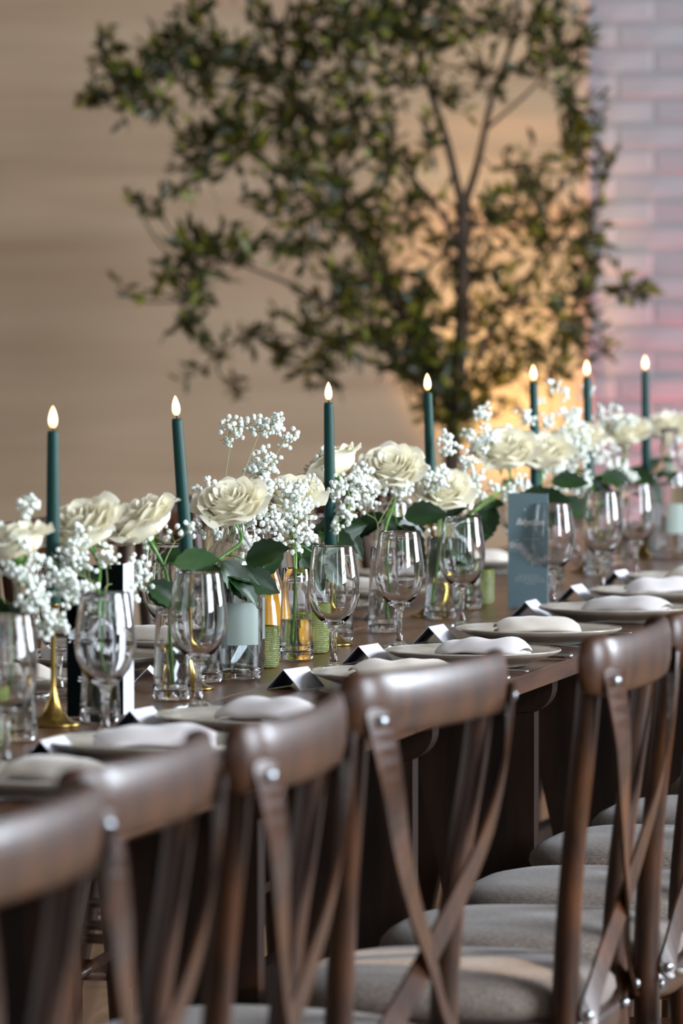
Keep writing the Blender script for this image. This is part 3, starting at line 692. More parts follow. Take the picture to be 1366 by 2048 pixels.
# menu cards: folded standing cards
def text(body, size, parent, loc, rot, m, shear=0, sx=1, name='lettering'):
    c = bpy.data.curves.new('t', 'FONT'); c.body = body; c.size = size; c.align_x = 'CENTER'; c.align_y = 'CENTER'; c.shear = shear; c.extrude = .00008; c.resolution_u = 2; c.space_character = .92 if shear else 1
    c.offset = .00035
    o = bpy.data.objects.new('tmp', c); C.objects.link(o)
    bpy.context.view_layer.update(); me = bpy.data.meshes.new_from_object(o.evaluated_get(bpy.context.evaluated_depsgraph_get()))
    bpy.data.objects.remove(o)
    if not me.materials: me.materials.append(m)
    else: me.materials[0] = m
    q = ob(name, me, parent, None, loc); q.rotation_euler = rot; q.scale = (sx, 1, 1); return q
def scrawl(parent, rows, loc, m, e, name='small_lettering', h=.0022):
    """tiny script too small to read in the photograph: one wavering pen stroke per word"""
    rr = random.Random(len(rows) + int(loc[2] * 1000)); V, F = [], []
    for k, w in enumerate(rows):
        x = -w / 2; z = -k * h * 2.1
        while x < w / 2:
            wl = rr.uniform(.004, .009); n = int(wl / .0006); pts = []
            for i in range(n): pts.append((x + i * .0006, z + h * .5 * math.sin(i * 1.5 + rr.random()) * rr.uniform(.5, 1.3)))
            for i in range(len(pts) - 1):
                (a, b), (c, d) = pts[i], pts[i + 1]; q = len(V); V += [(a, 0, b - .00035), (c, 0, d - .00035), (c, 0, d + .00035), (a, 0, b + .00035)]; F.append((q, q + 1, q + 2, q + 3))
            x += wl + .0016
    o = ob(name, mesh(V, F, False, m), parent, None, (loc[0], e, loc[2])); return o
def wisp(parent, w, yoff):
    """pale drawn foliage garland across the menu"""
    rr = random.Random(8); V, F = [], []
    for k in range(420):
        q = -1 + 2 * rr.random(); x = q * w / 2
        zc = .010 - .009 * q - .009 * math.sin(q * 3.0 + .3); z = zc + rr.gauss(0, .0034) * (1.5 - .6 * abs(q))
        a = -.25 * math.cos(q * 3) + rr.gauss(0, .5); l = rr.uniform(.0015, .0050); wd = .00042
        d = Vector((math.cos(a), math.sin(a))) * l; n_ = Vector((-d.y, d.x)).normalized() * wd; n = len(V)
        x = max(-w / 2 + l, min(w / 2 - l, x))
        for s, e in ((-1, -1), (1, -1), (1, 1), (-1, 1)): V.append((x + d.x * s * .5 + n_.x * e, 0, z + d.y * s * .5 + n_.y * e))
        F.append((n, n + 1, n + 2, n + 3))
    o = ob('foliage_drawing', mesh(V, F, False, M['ink']), parent, None, (0, yoff, .088)); o['kind'] = 'stuff'
def menu(x, y, rz, fold, label, front, w=.084, h=.207):
    t = thing('menu_card', (x, y, TZ), rz, label, 'menu card', 'standing menu cards')
    p = ob('front_panel', bbox(-w / 2, w / 2, 0, .0008, 0, h, .0001, 1, front), t); p['label'] = 'slate green panel with white lettering'
    r = (R(90), 0, 0); e = -.0003
    text('Babycham', .0165, p, (.004, e, .155), r, M['ink'], .45, .95, name='title_lettering')
    scrawl(p, [.028], (.006, e, .1245), M['ink'], e, 'subtitle_lettering')
    wisp(p, w * .98, e)
    scrawl(p, [.046, .058, .060, .014], (.004, e, .058), M['ink'], e)
    o = ob('dot', mesh(*lathe([(0, 0), (.0018, 0), (.0018, .0003), (0, .0003)], 12), False, M['ink']), p, None, (-.006, e, .178)); o.rotation_euler = (R(90), 0, 0)
    q = ob('rear_panel', bbox(0, w if fold > 2 else .056, 0, .0008, 0, h, .0001, 1, M['card'] if fold < 2 else front), t, None, (w / 2, .0009, 0)); q.rotation_euler = (0, 0, fold)
    if fold < 2:
        q['label'] = 'white panel with small dark lettering'
        for k, z in enumerate((.19, .16, .118, .092, .066, .040)): scrawl(q, [.03 + .004 * (k % 3)] * 2, (.028, e, z), M['inkdark'], e)
M['menudark'] = mat('dark green card', '040606', .9, spec=0)
menu(.375, .114, R(-51.5), R(52), 'dark standing menu card with a white side panel behind the second wine glass', M['menudark'])
menu(2.953, .023, R(-110), R(172), 'slate green standing menu card with white script at centre right', M['menu'])
menu(5.02, -.01, R(-100), R(172), 'distant slate green menu card cut by the right picture edge', M['menu'])

# ------------------------------------------------------------------ roses
def petal(rr, k, layer, nl):
    """one petal of a cupped open rose; returns verts, faces, edge weights"""
    f = layer / (nl - 1); ns, nt = 7, 6; V, F, A = [], [], []
    Rm = .0035 + .0345 * f ** .9; H = .036 - .003 * f - .007 * f * f; span = 2.3 - .95 * f; refl = .001 + .017 * f ** 1.4
    jit = rr.uniform(-.002, .002); ph = rr.random() * 6; tiltout = rr.uniform(-.002, .003) * f
    for i in range(ns + 1):
        s = i / ns; wd = (min(1, .30 + s * 1.5)) * (1 if s < .72 else 1 - .42 * ((s - .72) / .28) ** 2)
        for j in range(nt + 1):
            t = -1 + 2 * j / nt
            rad = .002 + (Rm - .002) * math.sin(min(1, s * (1.25 + .35 * f)) * math.pi / 2) ** .8 + refl * max(0, (s - .58) / .42) ** 1.7 + tiltout * s
            rad *= 1 + .035 * math.sin(2.5 * t + ph) * s + .05 * t * (1 if layer % 2 else -1) * s
            a = k + t * span / 2 * wd
            z = -.012 * f + (H + .012 * f + jit) * (s ** (1.05 + .75 * f)) - .0035 * abs(t) ** 2.2 * s * (1 + f) - refl * .55 * max(0, (s - .78) / .22) ** 1.5 + .0018 * math.cos(3 * t + ph * 2) * s ** 3 + .0035 * f * max(0, 1 - abs(t) * 1.6) * s ** 6
            V.append((rad * math.cos(a), rad * math.sin(a), z)); A.append(min(1, s * 1.15))
    for i in range(ns):
        for j in range(nt): q = i * (nt + 1) + j; F.append((q, q + 1, q + nt + 2, q + nt + 1))
    return V, F, A
def rose_head(seed, openness=1.0):
    rr = random.Random(seed); out = []; counts = [2, 3, 4, 5, 5, 6, 6, 6]
    for l, n in enumerate(counts):
        off = rr.random() * 6
        for k in range(n):
            V, F, A = petal(rr, off + 2 * math.pi * k / n + rr.uniform(-.12, .12), l, len(counts))
            V = [(x * (1 + .12 * l / 7 * (openness - 1) * 8), y * (1 + .12 * l / 7 * (openness - 1) * 8), z) for x, y, z in V]
            me = mesh(V, F, True, M['petal']); at = me.attributes.new('edge', 'FLOAT', 'POINT'); at.data.foreach_set('value', A); out.append(me)
    return out
heads = [rose_head(3), rose_head(11), rose_head(29, 1.08)]
calyx_me = mesh(*lathe([(0, -.022), (.005, -.021), (.008, -.016), (.007, -.011), (.010, -.006), (.004, -.002), (0, -.002)], 14), True, M['stemg'])
def leaf_mesh(Lg, Wd, fold=.22, serr=1, mt=None, n=11, curve=.18):
    V, F = [], []
    for i in range(n + 1):
        s = i / n; w = Wd / 2 * (math.sin(math.pi * min(1, s * 1.02) ** .85) ** .8 if 0 < s < 1 else .03)
        if serr and 0 < i < n: w *= 1 + (.10 if i % 2 else -.06)
        z = -curve * Lg * s * s
        V += [(s * Lg, -w, z + fold * w), (s * Lg, -w * .5, z + fold * w * .35), (s * Lg, 0, z - .0022), (s * Lg, w * .5, z + fold * w * .35), (s * Lg, w, z + fold * w)]
    for i in range(n):
        for j in range(4): q = i * 5 + j; F.append((q, q + 1, q + 6, q + 5))
    return mesh(V, F, True, mt)
leafA = [leaf_mesh(.074, .046, .25, 1, M['roseleaf']), leaf_mesh(.066, .038, .35, 1, M['roseleaf'], curve=.3), leaf_mesh(.068, .042, .2, 1, M['roseleaf2'])]
def rose(hx, hy, hz, yaw, tilt, sc, v, label, leaves, foot=None, hd=0):
    """head at (hx,hy,hz), leaning towards compass yaw by tilt; stem ends inside its vase"""
    t = thing('rose', (hx, hy, hz), 0, label, 'rose', 'cream roses in bud vases')
    ax = Vector((math.cos(yaw) * math.sin(tilt), math.sin(yaw) * math.sin(tilt), math.cos(tilt))); q = Vector((0, 0, 1)).rotation_difference(ax)
    hm = bpy.data.objects.new('flower_head', calyx_me); C.objects.link(hm); hm.parent = t; hm.rotation_mode = 'QUATERNION'; hm.rotation_quaternion = q; hm.scale = (sc, sc, sc)
    for me in heads[hd]: ob('petal', me, hm)
    for k in range(5):
        l = ob('sepal', sepal_me, hm, None, (0, 0, -.010)); l.rotation_euler = (0, .5, k * 1.257)
    if foot is None: foot = (VASES[v][0] + .006 * math.sin(hx * 9), VASES[v][1] + .010 * math.cos(hx * 7), TZ + .0235)
    rim = Vector((VASES[v][0] * 1.0 + (hx - VASES[v][0]) * .12, VASES[v][1] + (hy - VASES[v][1]) * .12, TZ + VH))
    if (rim.xy - Vector(VASES[v][:2])).length > .013: rim.xy = Vector(VASES[v][:2]) + (rim.xy - Vector(VASES[v][:2])).normalized() * .013
    b = Vector((hx, hy, hz)) - ax * .020 * sc; o_ = Vector((hx, hy, hz))
    P = [b - o_, b - ax * .035 - o_, rim + Vector((0, 0, .02)) - o_, (rim * .55 + Vector(foot) * .45) - o_, Vector(foot) - o_]
    P = catmull(P, 6)
    ob('stem', mesh(*tube(P, .0023, 8), True, M['stemg']), t)
    for (dx, dy, dz, az, el, roll, k) in leaves:
        c = ob('leaf', leafA[k], t, None, (dx, dy, dz)); c.rotation_euler = (roll, -el, az)
        # petiole from the nearest stem point
        tgt = min(P, key=lambda p: (p - Vector((dx, dy, dz - .012))).length)
        ob('petiole', mesh(*tube([tgt, (tgt + Vector((dx, dy, dz))) / 2 + Vector((0, 0, .003)), (dx, dy, dz)], .0009, 6), True, M['stemg']), c).matrix_parent_inverse = Matrix.Identity(4)
        pt = c.children[0]; pt.parent = t; pt.name = 'petiole'
    return t
sepal_me = leaf_mesh(.022, .006, .2, 0, M['stemg'], 5, .5)
# leaf: offset from the head, azimuth (0 = away from camera, 90deg = left of picture, -90 = right), elevation
Z_ = R
ROSES = [
 ((-.06, .10, 1.010), 0, 100, 18, .98, 0, 'blurred cream rose at the left picture edge behind baby\'s breath', [(0, .03, -.10, 150, 60, .3, 1), (.0, .05, -.05, 110, -40, 0, 0)]),
 ((.32, .115, 1.014), 2, 150, 32, 1.1, 1, 'cream rose just right of the first teal candle with a drooping outer petal', [(.0, .0, -.085, -80, -25, .4, 1)]),
 ((.646, .12, 1.006), 1, 125, 30, 1.14, 2, 'peach-hearted cream rose between the first two teal candles', [(.0, -.045, -.05, -95, 12, .3, 2)]),
 ((1.035, .0875, 1.016), 1, 170, 30, 1.10, 3, 'large cream rose right of the second teal candle', [(-.01, .03, -.085, 100, -35, .2, 0), (-.03, .01, -.075, -60, -50, .5, 0), (.0, .05, -.075, 120, 10, -.3, 1), (-.02, .02, -.08, 160, -10, .2, 1), (0, -.02, -.075, -110, 20, .5, 0)]),
 ((1.66, .15, 1.002), 0, 190, 25, 1.08, 4, 'cream rose partly covered by the densest baby\'s breath', [(-.05, .0, -.078, 110, -38, .3, 2), (-.05, -.03, -.085, -110, -52, .2, 1), (-.03, -.045, -.080, -75, -40, .5, 0), (-.05, .03, -.09, 95, 5, .2, 2)]),
 ((1.993, .16, 1.041), 2, 95, 30, 1.02, 5, 'peach-tinged cream rose in front of the third teal candle', [(-.02, .01, -.098, -70, 5, .9, 0), (-.02, .02, -.10, -95, -20, .2, 0)]),
 ((2.401, .15, 1.023), 1, 185, 35, 1.10, 6, 'cream rose left of the fourth teal candle with yellow-green heart', [(.0, -.02, -.075, -85, 8, -.5, 0), (.0, .02, -.09, 80, -15, .3, 0), (.0, -.01, -.09, -50, -12, .3, 1), (.0, .02, -.12, 60, -70, .2, 1)]),
 ((2.67, .12, .975), 0, 200, 38, 1.05, 7, 'low cream rose directly below the fourth teal candle', [(.0, .03, -.06, 95, -25, .3, 0), (.02, -.01, -.06, -60, -50, .3, 0), (0, -.02, -.05, -100, -10, .4, 0), (0, .0, -.09, 120, -60, .4, 1)]),
 ((3.25, .125, 1.026), 1, 180, 28, 1.22, 8, 'big cream rose above the slate menu card', [(-.02, .02, -.09, 140, -70, .2, 0), (.0, -.03, -.075, -90, 0, .3, 0), (-.02, -.05, -.08, -100, -8, -.3, 0), (.0, .06, -.08, 90, -30, .3, 0)]),
 ((3.62, .13, 1.012), 2, 190, 25, 1.15, 9, 'blurred cream rose right of the slate menu card', [(.0, -.04, -.08, -90, -30, .3, 0), (.0, .0, -.10, -30, -50, .2, 0), (0, -.02, -.05, -80, 5, .3, 0)]),
 ((4.10, .15, 1.022), 0, 185, 22, 1.10, 11, 'blurred cream rose under the sixth teal candle', [(.0, -.03, -.08, -90, -45, .3, 0), (.0, .04, -.09, 100, -40, .3, 0), (0, -.05, -.06, -80, -20, .3, 0)]),
 ((4.62, .15, 1.025), 1, 190, 22, 1.10, 12, 'blurred cream rose left of the distant water bottle', [(.0, -.03, -.09, -90, -40, .3, 0), (.0, .03, -.09, 90, -30, .3, 0), (0, .0, -.08, -100, -10, .3, 0)]),
 ((5.15, .15, 1.02), 2, 180, 20, 1.0, 13, 'most distant cream rose at the right picture edge', [(.0, .03, -.08, 90, -30, .3, 0)]),
]
rl_ = random.Random(12)
for (h, hd, yaw, tilt, sc, v, lab, lv) in ROSES:
    for q in range(3):
        lv.append((rl_.uniform(-.03, .03), rl_.uniform(-.02, .02), rl_.uniform(-.105, -.07), rl_.choice((1, -1)) * rl_.uniform(65, 120), rl_.uniform(-45, 5), rl_.uniform(.1, .5), rl_.choice((0, 0, 1))))
    lv = [(a, b, c, d, e, math.copysign(.35 + abs(g) * 1.5, -d), k) for a, b, c, d, e, g, k in lv]
    rose(h[0], h[1], h[2], R(yaw), R(tilt), sc, v, lab, [(a, b, c, R(az), R(el), rl, k) for a, b, c, az, el, rl, k in lv], None, hd)
# bunch of cut stems in the seventh vase and a few thin stems in others
# ------------------------------------------------------------------ baby's breath
def floret(seed):
    bm = bmesh.new(); bmesh.ops.create_icosphere(bm, subdivisions=2, radius=.0042)
    for v in bm.verts:
        n_ = noise.noise(v.co * 950 + Vector((seed * 7, 0, 0))); v.co *= 1 + .34 * n_
        v.co.z *= .88
    bmesh.ops.delete(bm, geom=[], context='VERTS')
    me = bpy.data.meshes.new('floret'); bm.to_mesh(me); bm.free(); me.materials.append(M['gyp'])
    return me
fls = [floret(k) for k in range(5)]
GYP = [
  [(-0.037, 0.1, 1.066, 0.0246, 0.0142, 16), (-0.071, 0.1, 1.026, 0.0322, 0.0226, 45), (-0.06, 0.09, 0.99, 0.0355, 0.0258, 50)] ,
  [(-0.06, 0.07, 0.951, 0.0323, 0.0226, 40), (-0.014, 0.07, 0.909, 0.0208, 0.0195, 26)] ,
  [(0.224, 0.1, 0.985, 0.0301, 0.0234, 42), (0.128, 0.09, 0.954, 0.0298, 0.0265, 45), (0.226, 0.09, 1.005, 0.0188, 0.0167, 14)] ,
  [(0.439, 0.1, 0.944, 0.0344, 0.0207, 45), (0.263, 0.09, 0.929, 0.0303, 0.0168, 26), (0.351, 0.09, 0.979, 0.0238, 0.0136, 14)] ,
  [(0.622, 0.11, 0.997, 0.0211, 0.0197, 20), (0.558, 0.1, 0.965, 0.0196, 0.0224, 20), (0.611, 0.1, 0.927, 0.0155, 0.0176, 9), (0.764, 0.1, 0.994, 0.02, 0.0129, 10)] ,
  [(1.091, 0.14, 0.987, 0.0238, 0.0134, 14), (1.115, 0.15, 1.053, 0.0187, 0.0134, 9), (1.121, 0.14, 1.019, 0.0209, 0.0134, 8)] ,
  [(1.234, 0.14, 1.127, 0.0197, 0.0151, 20), (1.433, 0.14, 1.132, 0.0387, 0.0139, 46), (1.607, 0.14, 1.112, 0.0095, 0.0197, 12), (1.416, 0.14, 1.068, 0.0371, 0.0232, 52)] ,
  [(1.32, 0.12, 1.011, 0.0321, 0.0306, 58), (1.161, 0.1, 0.95, 0.015, 0.021, 18)] ,
  [(1.473, 0.11, 0.966, 0.0451, 0.0388, 95), (1.573, 0.11, 1.009, 0.0298, 0.0353, 58), (1.465, 0.12, 1.033, 0.0272, 0.0155, 18)] ,
  [(1.975, 0.16, 1.069, 0.0246, 0.0082, 7), (1.875, 0.12, 0.989, 0.0227, 0.0389, 50), (1.965, 0.12, 1.014, 0.0287, 0.0205, 30)] ,
  [(2.202, 0.14, 1.013, 0.0378, 0.0294, 55), (2.375, 0.14, 0.99, 0.0256, 0.0214, 24), (2.083, 0.13, 0.972, 0.0232, 0.029, 24)] ,
  [(2.649, 0.12, 1.065, 0.0351, 0.014, 22), (2.67, 0.12, 1.027, 0.022, 0.0264, 14), (2.607, 0.12, 0.999, 0.035, 0.0192, 30), (2.525, 0.12, 0.945, 0.0156, 0.026, 14)] ,
  [(3.256, 0.16, 1.105, 0.0316, 0.0186, 20), (3.13, 0.15, 1.067, 0.0368, 0.0276, 40), (2.961, 0.15, 1.017, 0.0271, 0.0271, 26), (3.42, 0.16, 1.07, 0.0378, 0.0189, 26), (3.589, 0.16, 1.075, 0.0288, 0.0173, 16)] ,
  [(2.995, 0.12, 0.989, 0.0363, 0.0318, 46), (3.102, 0.1, 0.963, 0.0275, 0.0229, 18), (3.289, 0.1, 0.965, 0.0233, 0.0168, 8)] ,
  [(3.968, 0.18, 1.122, 0.0377, 0.0238, 22), (4.261, 0.18, 1.106, 0.0285, 0.0346, 26), (3.943, 0.16, 1.069, 0.0396, 0.0277, 40)] ,
  [(4.024, 0.14, 1.012, 0.0548, 0.0398, 95), (3.763, 0.13, 0.967, 0.0409, 0.0311, 48), (4.052, 0.13, 0.951, 0.0399, 0.0279, 34), (3.814, 0.12, 0.926, 0.0215, 0.0137, 12)] ,
  [(4.576, 0.16, 1.057, 0.0417, 0.0334, 55), (4.727, 0.15, 1.022, 0.0401, 0.0359, 55)] ,
  [(4.327, 0.13, 0.977, 0.0327, 0.0368, 40), (4.502, 0.12, 0.956, 0.0249, 0.0249, 16)] ,
  [(5.281, 0.16, 1.034, 0.0375, 0.0419, 60), (5.198, 0.14, 0.97, 0.0329, 0.0329, 36)] ,
]
GV = [0, 0, 1, 1, 2, 3, 3, 3, 4, 5, 6, 7, 8, 8, 10, 9, 12, 11, 13]
gl = ['at the upper left picture edge', 'hanging low at the left edge in front of the first rose', 'around the first teal candle', 'above the dark menu card', 'under the third rose, ending in single florets', 'of sparse florets by the second teal candle', 'rising tallest above the second rose group', 'draped over the large cream rose', 'densest of all, hanging above the orange juice', 'in front of the peach-tinged rose by the third candle', 'between the sixth and seventh roses', 'crossing the fourth teal candle', 'rising left of the fifth teal candle', 'left of the slate menu card', 'reaching up between the fifth and sixth candles', 'cascading right of the slate menu card', 'below the last teal candle', 'beside the distant dark leaves', 'at the right picture edge']
rg = random.Random(77)
def gyp(k, blobs):
    vx, vy = VASES[GV[k]][:2]; base = Vector((vx + rg.uniform(-.006, .006), vy + rg.uniform(-.006, .006), TZ + .05))
    t = thing('babys_breath', tuple(base), 0, "white baby's breath " + gl[k], "baby's breath", "sprigs of baby's breath")
    mb = MB(); bud = MB(); fork = base + Vector((0, 0, .105)) + Vector((rg.uniform(-.008, .008), rg.uniform(-.008, .008), 0))
    cen = sum((Vector(b[:3]) for b in blobs), Vector()) / len(blobs)
    f2 = fork.lerp(cen, .35); f2.z = min(f2.z, cen.z - .01)
    mb.add(*tube([p - base for p in catmull([base, base.lerp(fork, .5), fork, f2], 4)], .0009, 5))
    for (bx, by, bz, rx, rz, n) in blobs:
        c = Vector((bx, by, bz)); node = c + (f2 - c) * min(.8, (.9 * rz + .012) / max(.01, (f2 - c).length)) if (f2 - c).length > .015 else f2
        mid = f2.lerp(node, .5) + Vector((rg.uniform(-.006, .006), rg.uniform(-.006, .006), rg.uniform(-.002, .006)))
        mb.add(*tube([p - base for p in catmull([f2, mid, node], 3)], .0006, 4, False))
        subs = []
        for q in range(max(2, n // 6)):
            # across the picture = world -Y, so rx spreads mostly along Y, depth along X
            a = rg.random() * 6.283; r_ = math.sqrt(rg.random()) * .85
            sp = c + Vector((rg.uniform(-1, 1) * rx * .9, math.cos(a) * r_ * rx, math.sin(a) * r_ * rz)); subs.append(sp)
            mb.add(*tube([node - base, node.lerp(sp, .5) + Vector((0, 0, -.002)) - base, sp - base], .00045, 3, False))
        n = int(n * 1.75)
        for q in range(n):
            sp = subs[q % len(subs)]; d = Vector((rg.gauss(0, 1), rg.gauss(0, 1), rg.gauss(0, 1) + .2)).normalized() * rg.uniform(.35, 1.5) * .0125
            p = sp + d
            o = bpy.data.objects.new('floret', fls[rg.randrange(5)]); C.objects.link(o); o.parent = t; o.location = p - base
            s_ = rg.uniform(.74, 1.08); o.scale = (s_, s_, s_); o.rotation_euler = (rg.random() * 6, rg.random() * 6, rg.random() * 6)
            if q % 2: mb.add(*tube([sp - base, p - base], .00035, 3, False))
        for q in range(n // 4):
            sp = subs[rg.randrange(len(subs))]; d = Vector((rg.gauss(0, 1), rg.gauss(0, 1), rg.gauss(0, 1))).normalized() * .013
            p = sp + d - base; r_ = .0012
            mb.add([p + Vector(v) * r_ for v in ((1, 0, 0), (-1, 0, 0), (0, 1, 0), (0, -1, 0), (0, 0, 1), (0, 0, -1))], [(0, 2, 4), (2, 1, 4), (1, 3, 4), (3, 0, 4), (2, 0, 5), (1, 2, 5), (3, 1, 5), (0, 3, 5)])
            mb.add(*tube([sp - base, p], .00035, 3, False))
    ob('branched_stem', mb.mesh(False, M['gypstem']), t)
for k, bl in enumerate(GYP): gyp(k, bl)
# ------------------------------------------------------------------ potted tree
TREE = [ (7.55, 2.099, 1.956, 0.033, 0.027, 10),(7.542, 2.131, 1.816, 0.04, 0.013, 9),(7.565, 2.034, 1.836, 0.067, 0.053, 26),(7.577, 1.982, 1.869, 0.067, 0.067, 26),(7.592, 1.917, 2.009, 0.033, 0.04, 9),(7.61, 1.839, 2.042, 0.04, 0.04, 18),(7.619, 1.8, 1.969, 0.08, 0.06, 34),(7.594, 1.91, 1.929, 0.06, 0.067, 30),(7.619, 1.8, 1.876, 0.067, 0.06, 32),(7.589, 1.93, 1.823, 0.08, 0.037, 24),(7.638, 1.722, 1.903, 0.073, 0.073, 34),(7.659, 1.631, 2.036, 0.067, 0.053, 22),(7.654, 1.651, 1.929, 0.067, 0.06, 32),(7.674, 1.566, 1.996, 0.073, 0.073, 34),(7.701, 1.45, 2.022, 0.094, 0.06, 44),(7.725, 1.346, 2.016, 0.1, 0.067, 48),(7.746, 1.255, 2.009, 0.08, 0.067, 34),(7.776, 1.125, 2.036, 0.094, 0.06, 44),(7.807, 0.995, 2.009, 0.08, 0.067, 36),(7.831, 0.892, 1.969, 0.06, 0.087, 34),(7.838, 0.859, 1.823, 0.047, 0.08, 28),(7.84, 0.852, 1.69, 0.04, 0.08, 22),(7.816, 0.956, 1.889, 0.067, 0.067, 14),(7.619, 1.8, 1.756, 0.067, 0.04, 22),(7.622, 1.787, 1.69, 0.073, 0.06, 30),(7.61, 1.839, 1.63, 0.033, 0.047, 12),(7.638, 1.722, 1.73, 0.073, 0.06, 30),(7.659, 1.631, 1.796, 0.073, 0.067, 34),(7.677, 1.553, 1.889, 0.08, 0.067, 36),(7.701, 1.45, 1.903, 0.08, 0.073, 38),(7.683, 1.527, 1.77, 0.073, 0.067, 34),(7.704, 1.437, 1.783, 0.08, 0.067, 34),(7.728, 1.333, 1.863, 0.073, 0.08, 22),(7.671, 1.579, 1.65, 0.08, 0.067, 34),(7.695, 1.476, 1.65, 0.087, 0.067, 36),(7.719, 1.372, 1.676, 0.08, 0.067, 28),(7.746, 1.255, 1.69, 0.067, 0.08, 16),(7.659, 1.631, 1.557, 0.067, 0.037, 16),(7.677, 1.554, 1.517, 0.087, 0.047, 34),(7.671, 1.58, 1.45, 0.053, 0.047, 22),(7.616, 1.813, 1.463, 0.053, 0.047, 20),(7.631, 1.749, 1.423, 0.067, 0.047, 26),(7.61, 1.84, 1.383, 0.06, 0.06, 30),(7.603, 1.872, 1.303, 0.047, 0.06, 24),(7.601, 1.879, 1.223, 0.037, 0.043, 16),(7.622, 1.788, 1.157, 0.037, 0.033, 8),(7.61, 1.84, 1.096, 0.04, 0.016, 4),(7.701, 1.45, 1.53, 0.094, 0.073, 34),(7.722, 1.359, 1.463, 0.087, 0.073, 36),(7.74, 1.281, 1.53, 0.067, 0.08, 24),(7.713, 1.398, 1.357, 0.1, 0.06, 44),(7.695, 1.476, 1.303, 0.094, 0.047, 34),(7.677, 1.554, 1.237, 0.094, 0.033, 28),(7.731, 1.32, 1.303, 0.087, 0.073, 42),(7.701, 1.45, 1.197, 0.094, 0.053, 36),(7.728, 1.332, 1.157, 0.094, 0.06, 44),(7.749, 1.241, 1.237, 0.06, 0.073, 32),(7.752, 1.228, 1.103, 0.073, 0.067, 44),(7.771, 1.15, 1.036, 0.08, 0.053, 24),(7.78, 1.112, 1.357, 0.073, 0.073, 28),(7.792, 1.06, 1.503, 0.087, 0.067, 42),(7.816, 0.956, 1.543, 0.087, 0.067, 42),(7.807, 0.995, 1.637, 0.067, 0.053, 18),(7.828, 0.904, 1.423, 0.073, 0.067, 36),(7.804, 1.007, 1.29, 0.073, 0.06, 24),(7.828, 0.903, 1.237, 0.06, 0.067, 30),(7.846, 0.826, 1.423, 0.033, 0.067, 22),(7.849, 0.813, 1.53, 0.027, 0.047, 10),(7.857, 0.781, 1.63, 0.029, 0.029, 9),(7.866, 0.741, 1.327, 0.047, 0.029, 16),(7.845, 0.832, 1.277, 0.04, 0.053, 16),(7.845, 0.832, 1.17, 0.04, 0.04, 12),(7.804, 1.007, 1.103, 0.067, 0.04, 10),(7.831, 0.89, 1.096, 0.053, 0.033, 8),(7.755, 1.215, 0.983, 0.053, 0.04, 18),(7.583, 1.956, 1.543, 0.047, 0.019, 8),(7.574, 1.995, 1.523, 0.024, 0.011, 3),(7.562, 2.048, 1.323, 0.024, 0.011, 3),(7.583, 1.957, 1.323, 0.029, 0.013, 4),(7.598, 1.891, 1.597, 0.033, 0.04, 5),(7.631, 1.749, 1.063, 0.024, 0.029, 5),(7.659, 1.632, 1.157, 0.08, 0.029, 14),(7.64, 1.71, 1.21, 0.067, 0.033, 10),(7.777, 1.124, 1.223, 0.067, 0.067, 20),(7.761, 1.19, 1.397, 0.06, 0.067, 18),(7.752, 1.229, 1.849, 0.067, 0.067, 18),(7.779, 1.112, 1.889, 0.067, 0.08, 20) ]
TREE += [(7.748, 1.25, 1.06, .09, .07, 40), (7.77, 1.16, .98, .08, .06, 30), (7.74, 1.28, 1.18, .09, .06, 36), (7.80, 1.05, 1.17, .07, .06, 24), (7.79, 1.09, 1.05, .06, .06, 22), (7.82, .95, 1.15, .05, .05, 14), (7.69, 1.50, 1.10, .09, .03, 20)] + [(7.75 + .03 * (q % 2), .92 + .105 * q, 2.17 + .10 * math.sin(q * 1.1 + .4), .09, .09, 26) for q in range(9)]
LIMBS = {
'A' : [(7.763, 1.182, -0.453), (7.762, 1.189, 0.488), (7.763, 1.183, 0.929), (7.766, 1.17, 1.05), (7.769, 1.157, 1.29), (7.769, 1.157, 1.53)] ,
'B' : [(7.769, 1.157, 1.53), (7.761, 1.19, 1.716), (7.749, 1.242, 1.876), (7.737, 1.294, 2.049), (7.731, 1.32, 2.168)] ,
'C' : [(7.769, 1.157, 1.53), (7.777, 1.125, 1.65), (7.787, 1.08, 1.823), (7.801, 1.021, 2.022), (7.804, 1.009, 2.168)] ,
'D' : [(7.763, 1.183, 0.983), (7.731, 1.319, 1.237), (7.715, 1.391, 1.37), (7.698, 1.463, 1.517), (7.683, 1.528, 1.65), (7.671, 1.579, 1.823), (7.659, 1.631, 1.982)] ,
'E' : [(7.762, 1.189, 1.023), (7.725, 1.345, 1.183), (7.686, 1.515, 1.29), (7.647, 1.684, 1.363), (7.619, 1.801, 1.39), (7.604, 1.866, 1.29)] ,
'G' : [(7.765, 1.174, 1.023), (7.792, 1.059, 1.237), (7.816, 0.956, 1.397), (7.843, 0.839, 1.53)] ,
'H' : [(7.698, 1.463, 1.517), (7.665, 1.605, 1.597), (7.635, 1.735, 1.716), (7.61, 1.839, 1.836), (7.586, 1.943, 1.903), (7.556, 2.073, 1.836)] ,
'I' : [(7.783, 1.099, 1.743), (7.816, 0.956, 1.863), (7.834, 0.879, 1.982)] ,
'J' : [(7.769, 1.157, 1.423), (7.749, 1.242, 1.557), (7.725, 1.346, 1.69), (7.707, 1.424, 1.849), (7.701, 1.45, 2.009)] ,
'K' : [(7.755, 1.215, 1.036), (7.725, 1.345, 1.103), (7.683, 1.528, 1.17), (7.653, 1.658, 1.197), (7.622, 1.788, 1.157)] ,
'M' : [(7.769, 1.157, 1.223), (7.795, 1.046, 1.29), (7.831, 0.89, 1.303), (7.864, 0.747, 1.323)] ,
}
rt = random.Random(5)
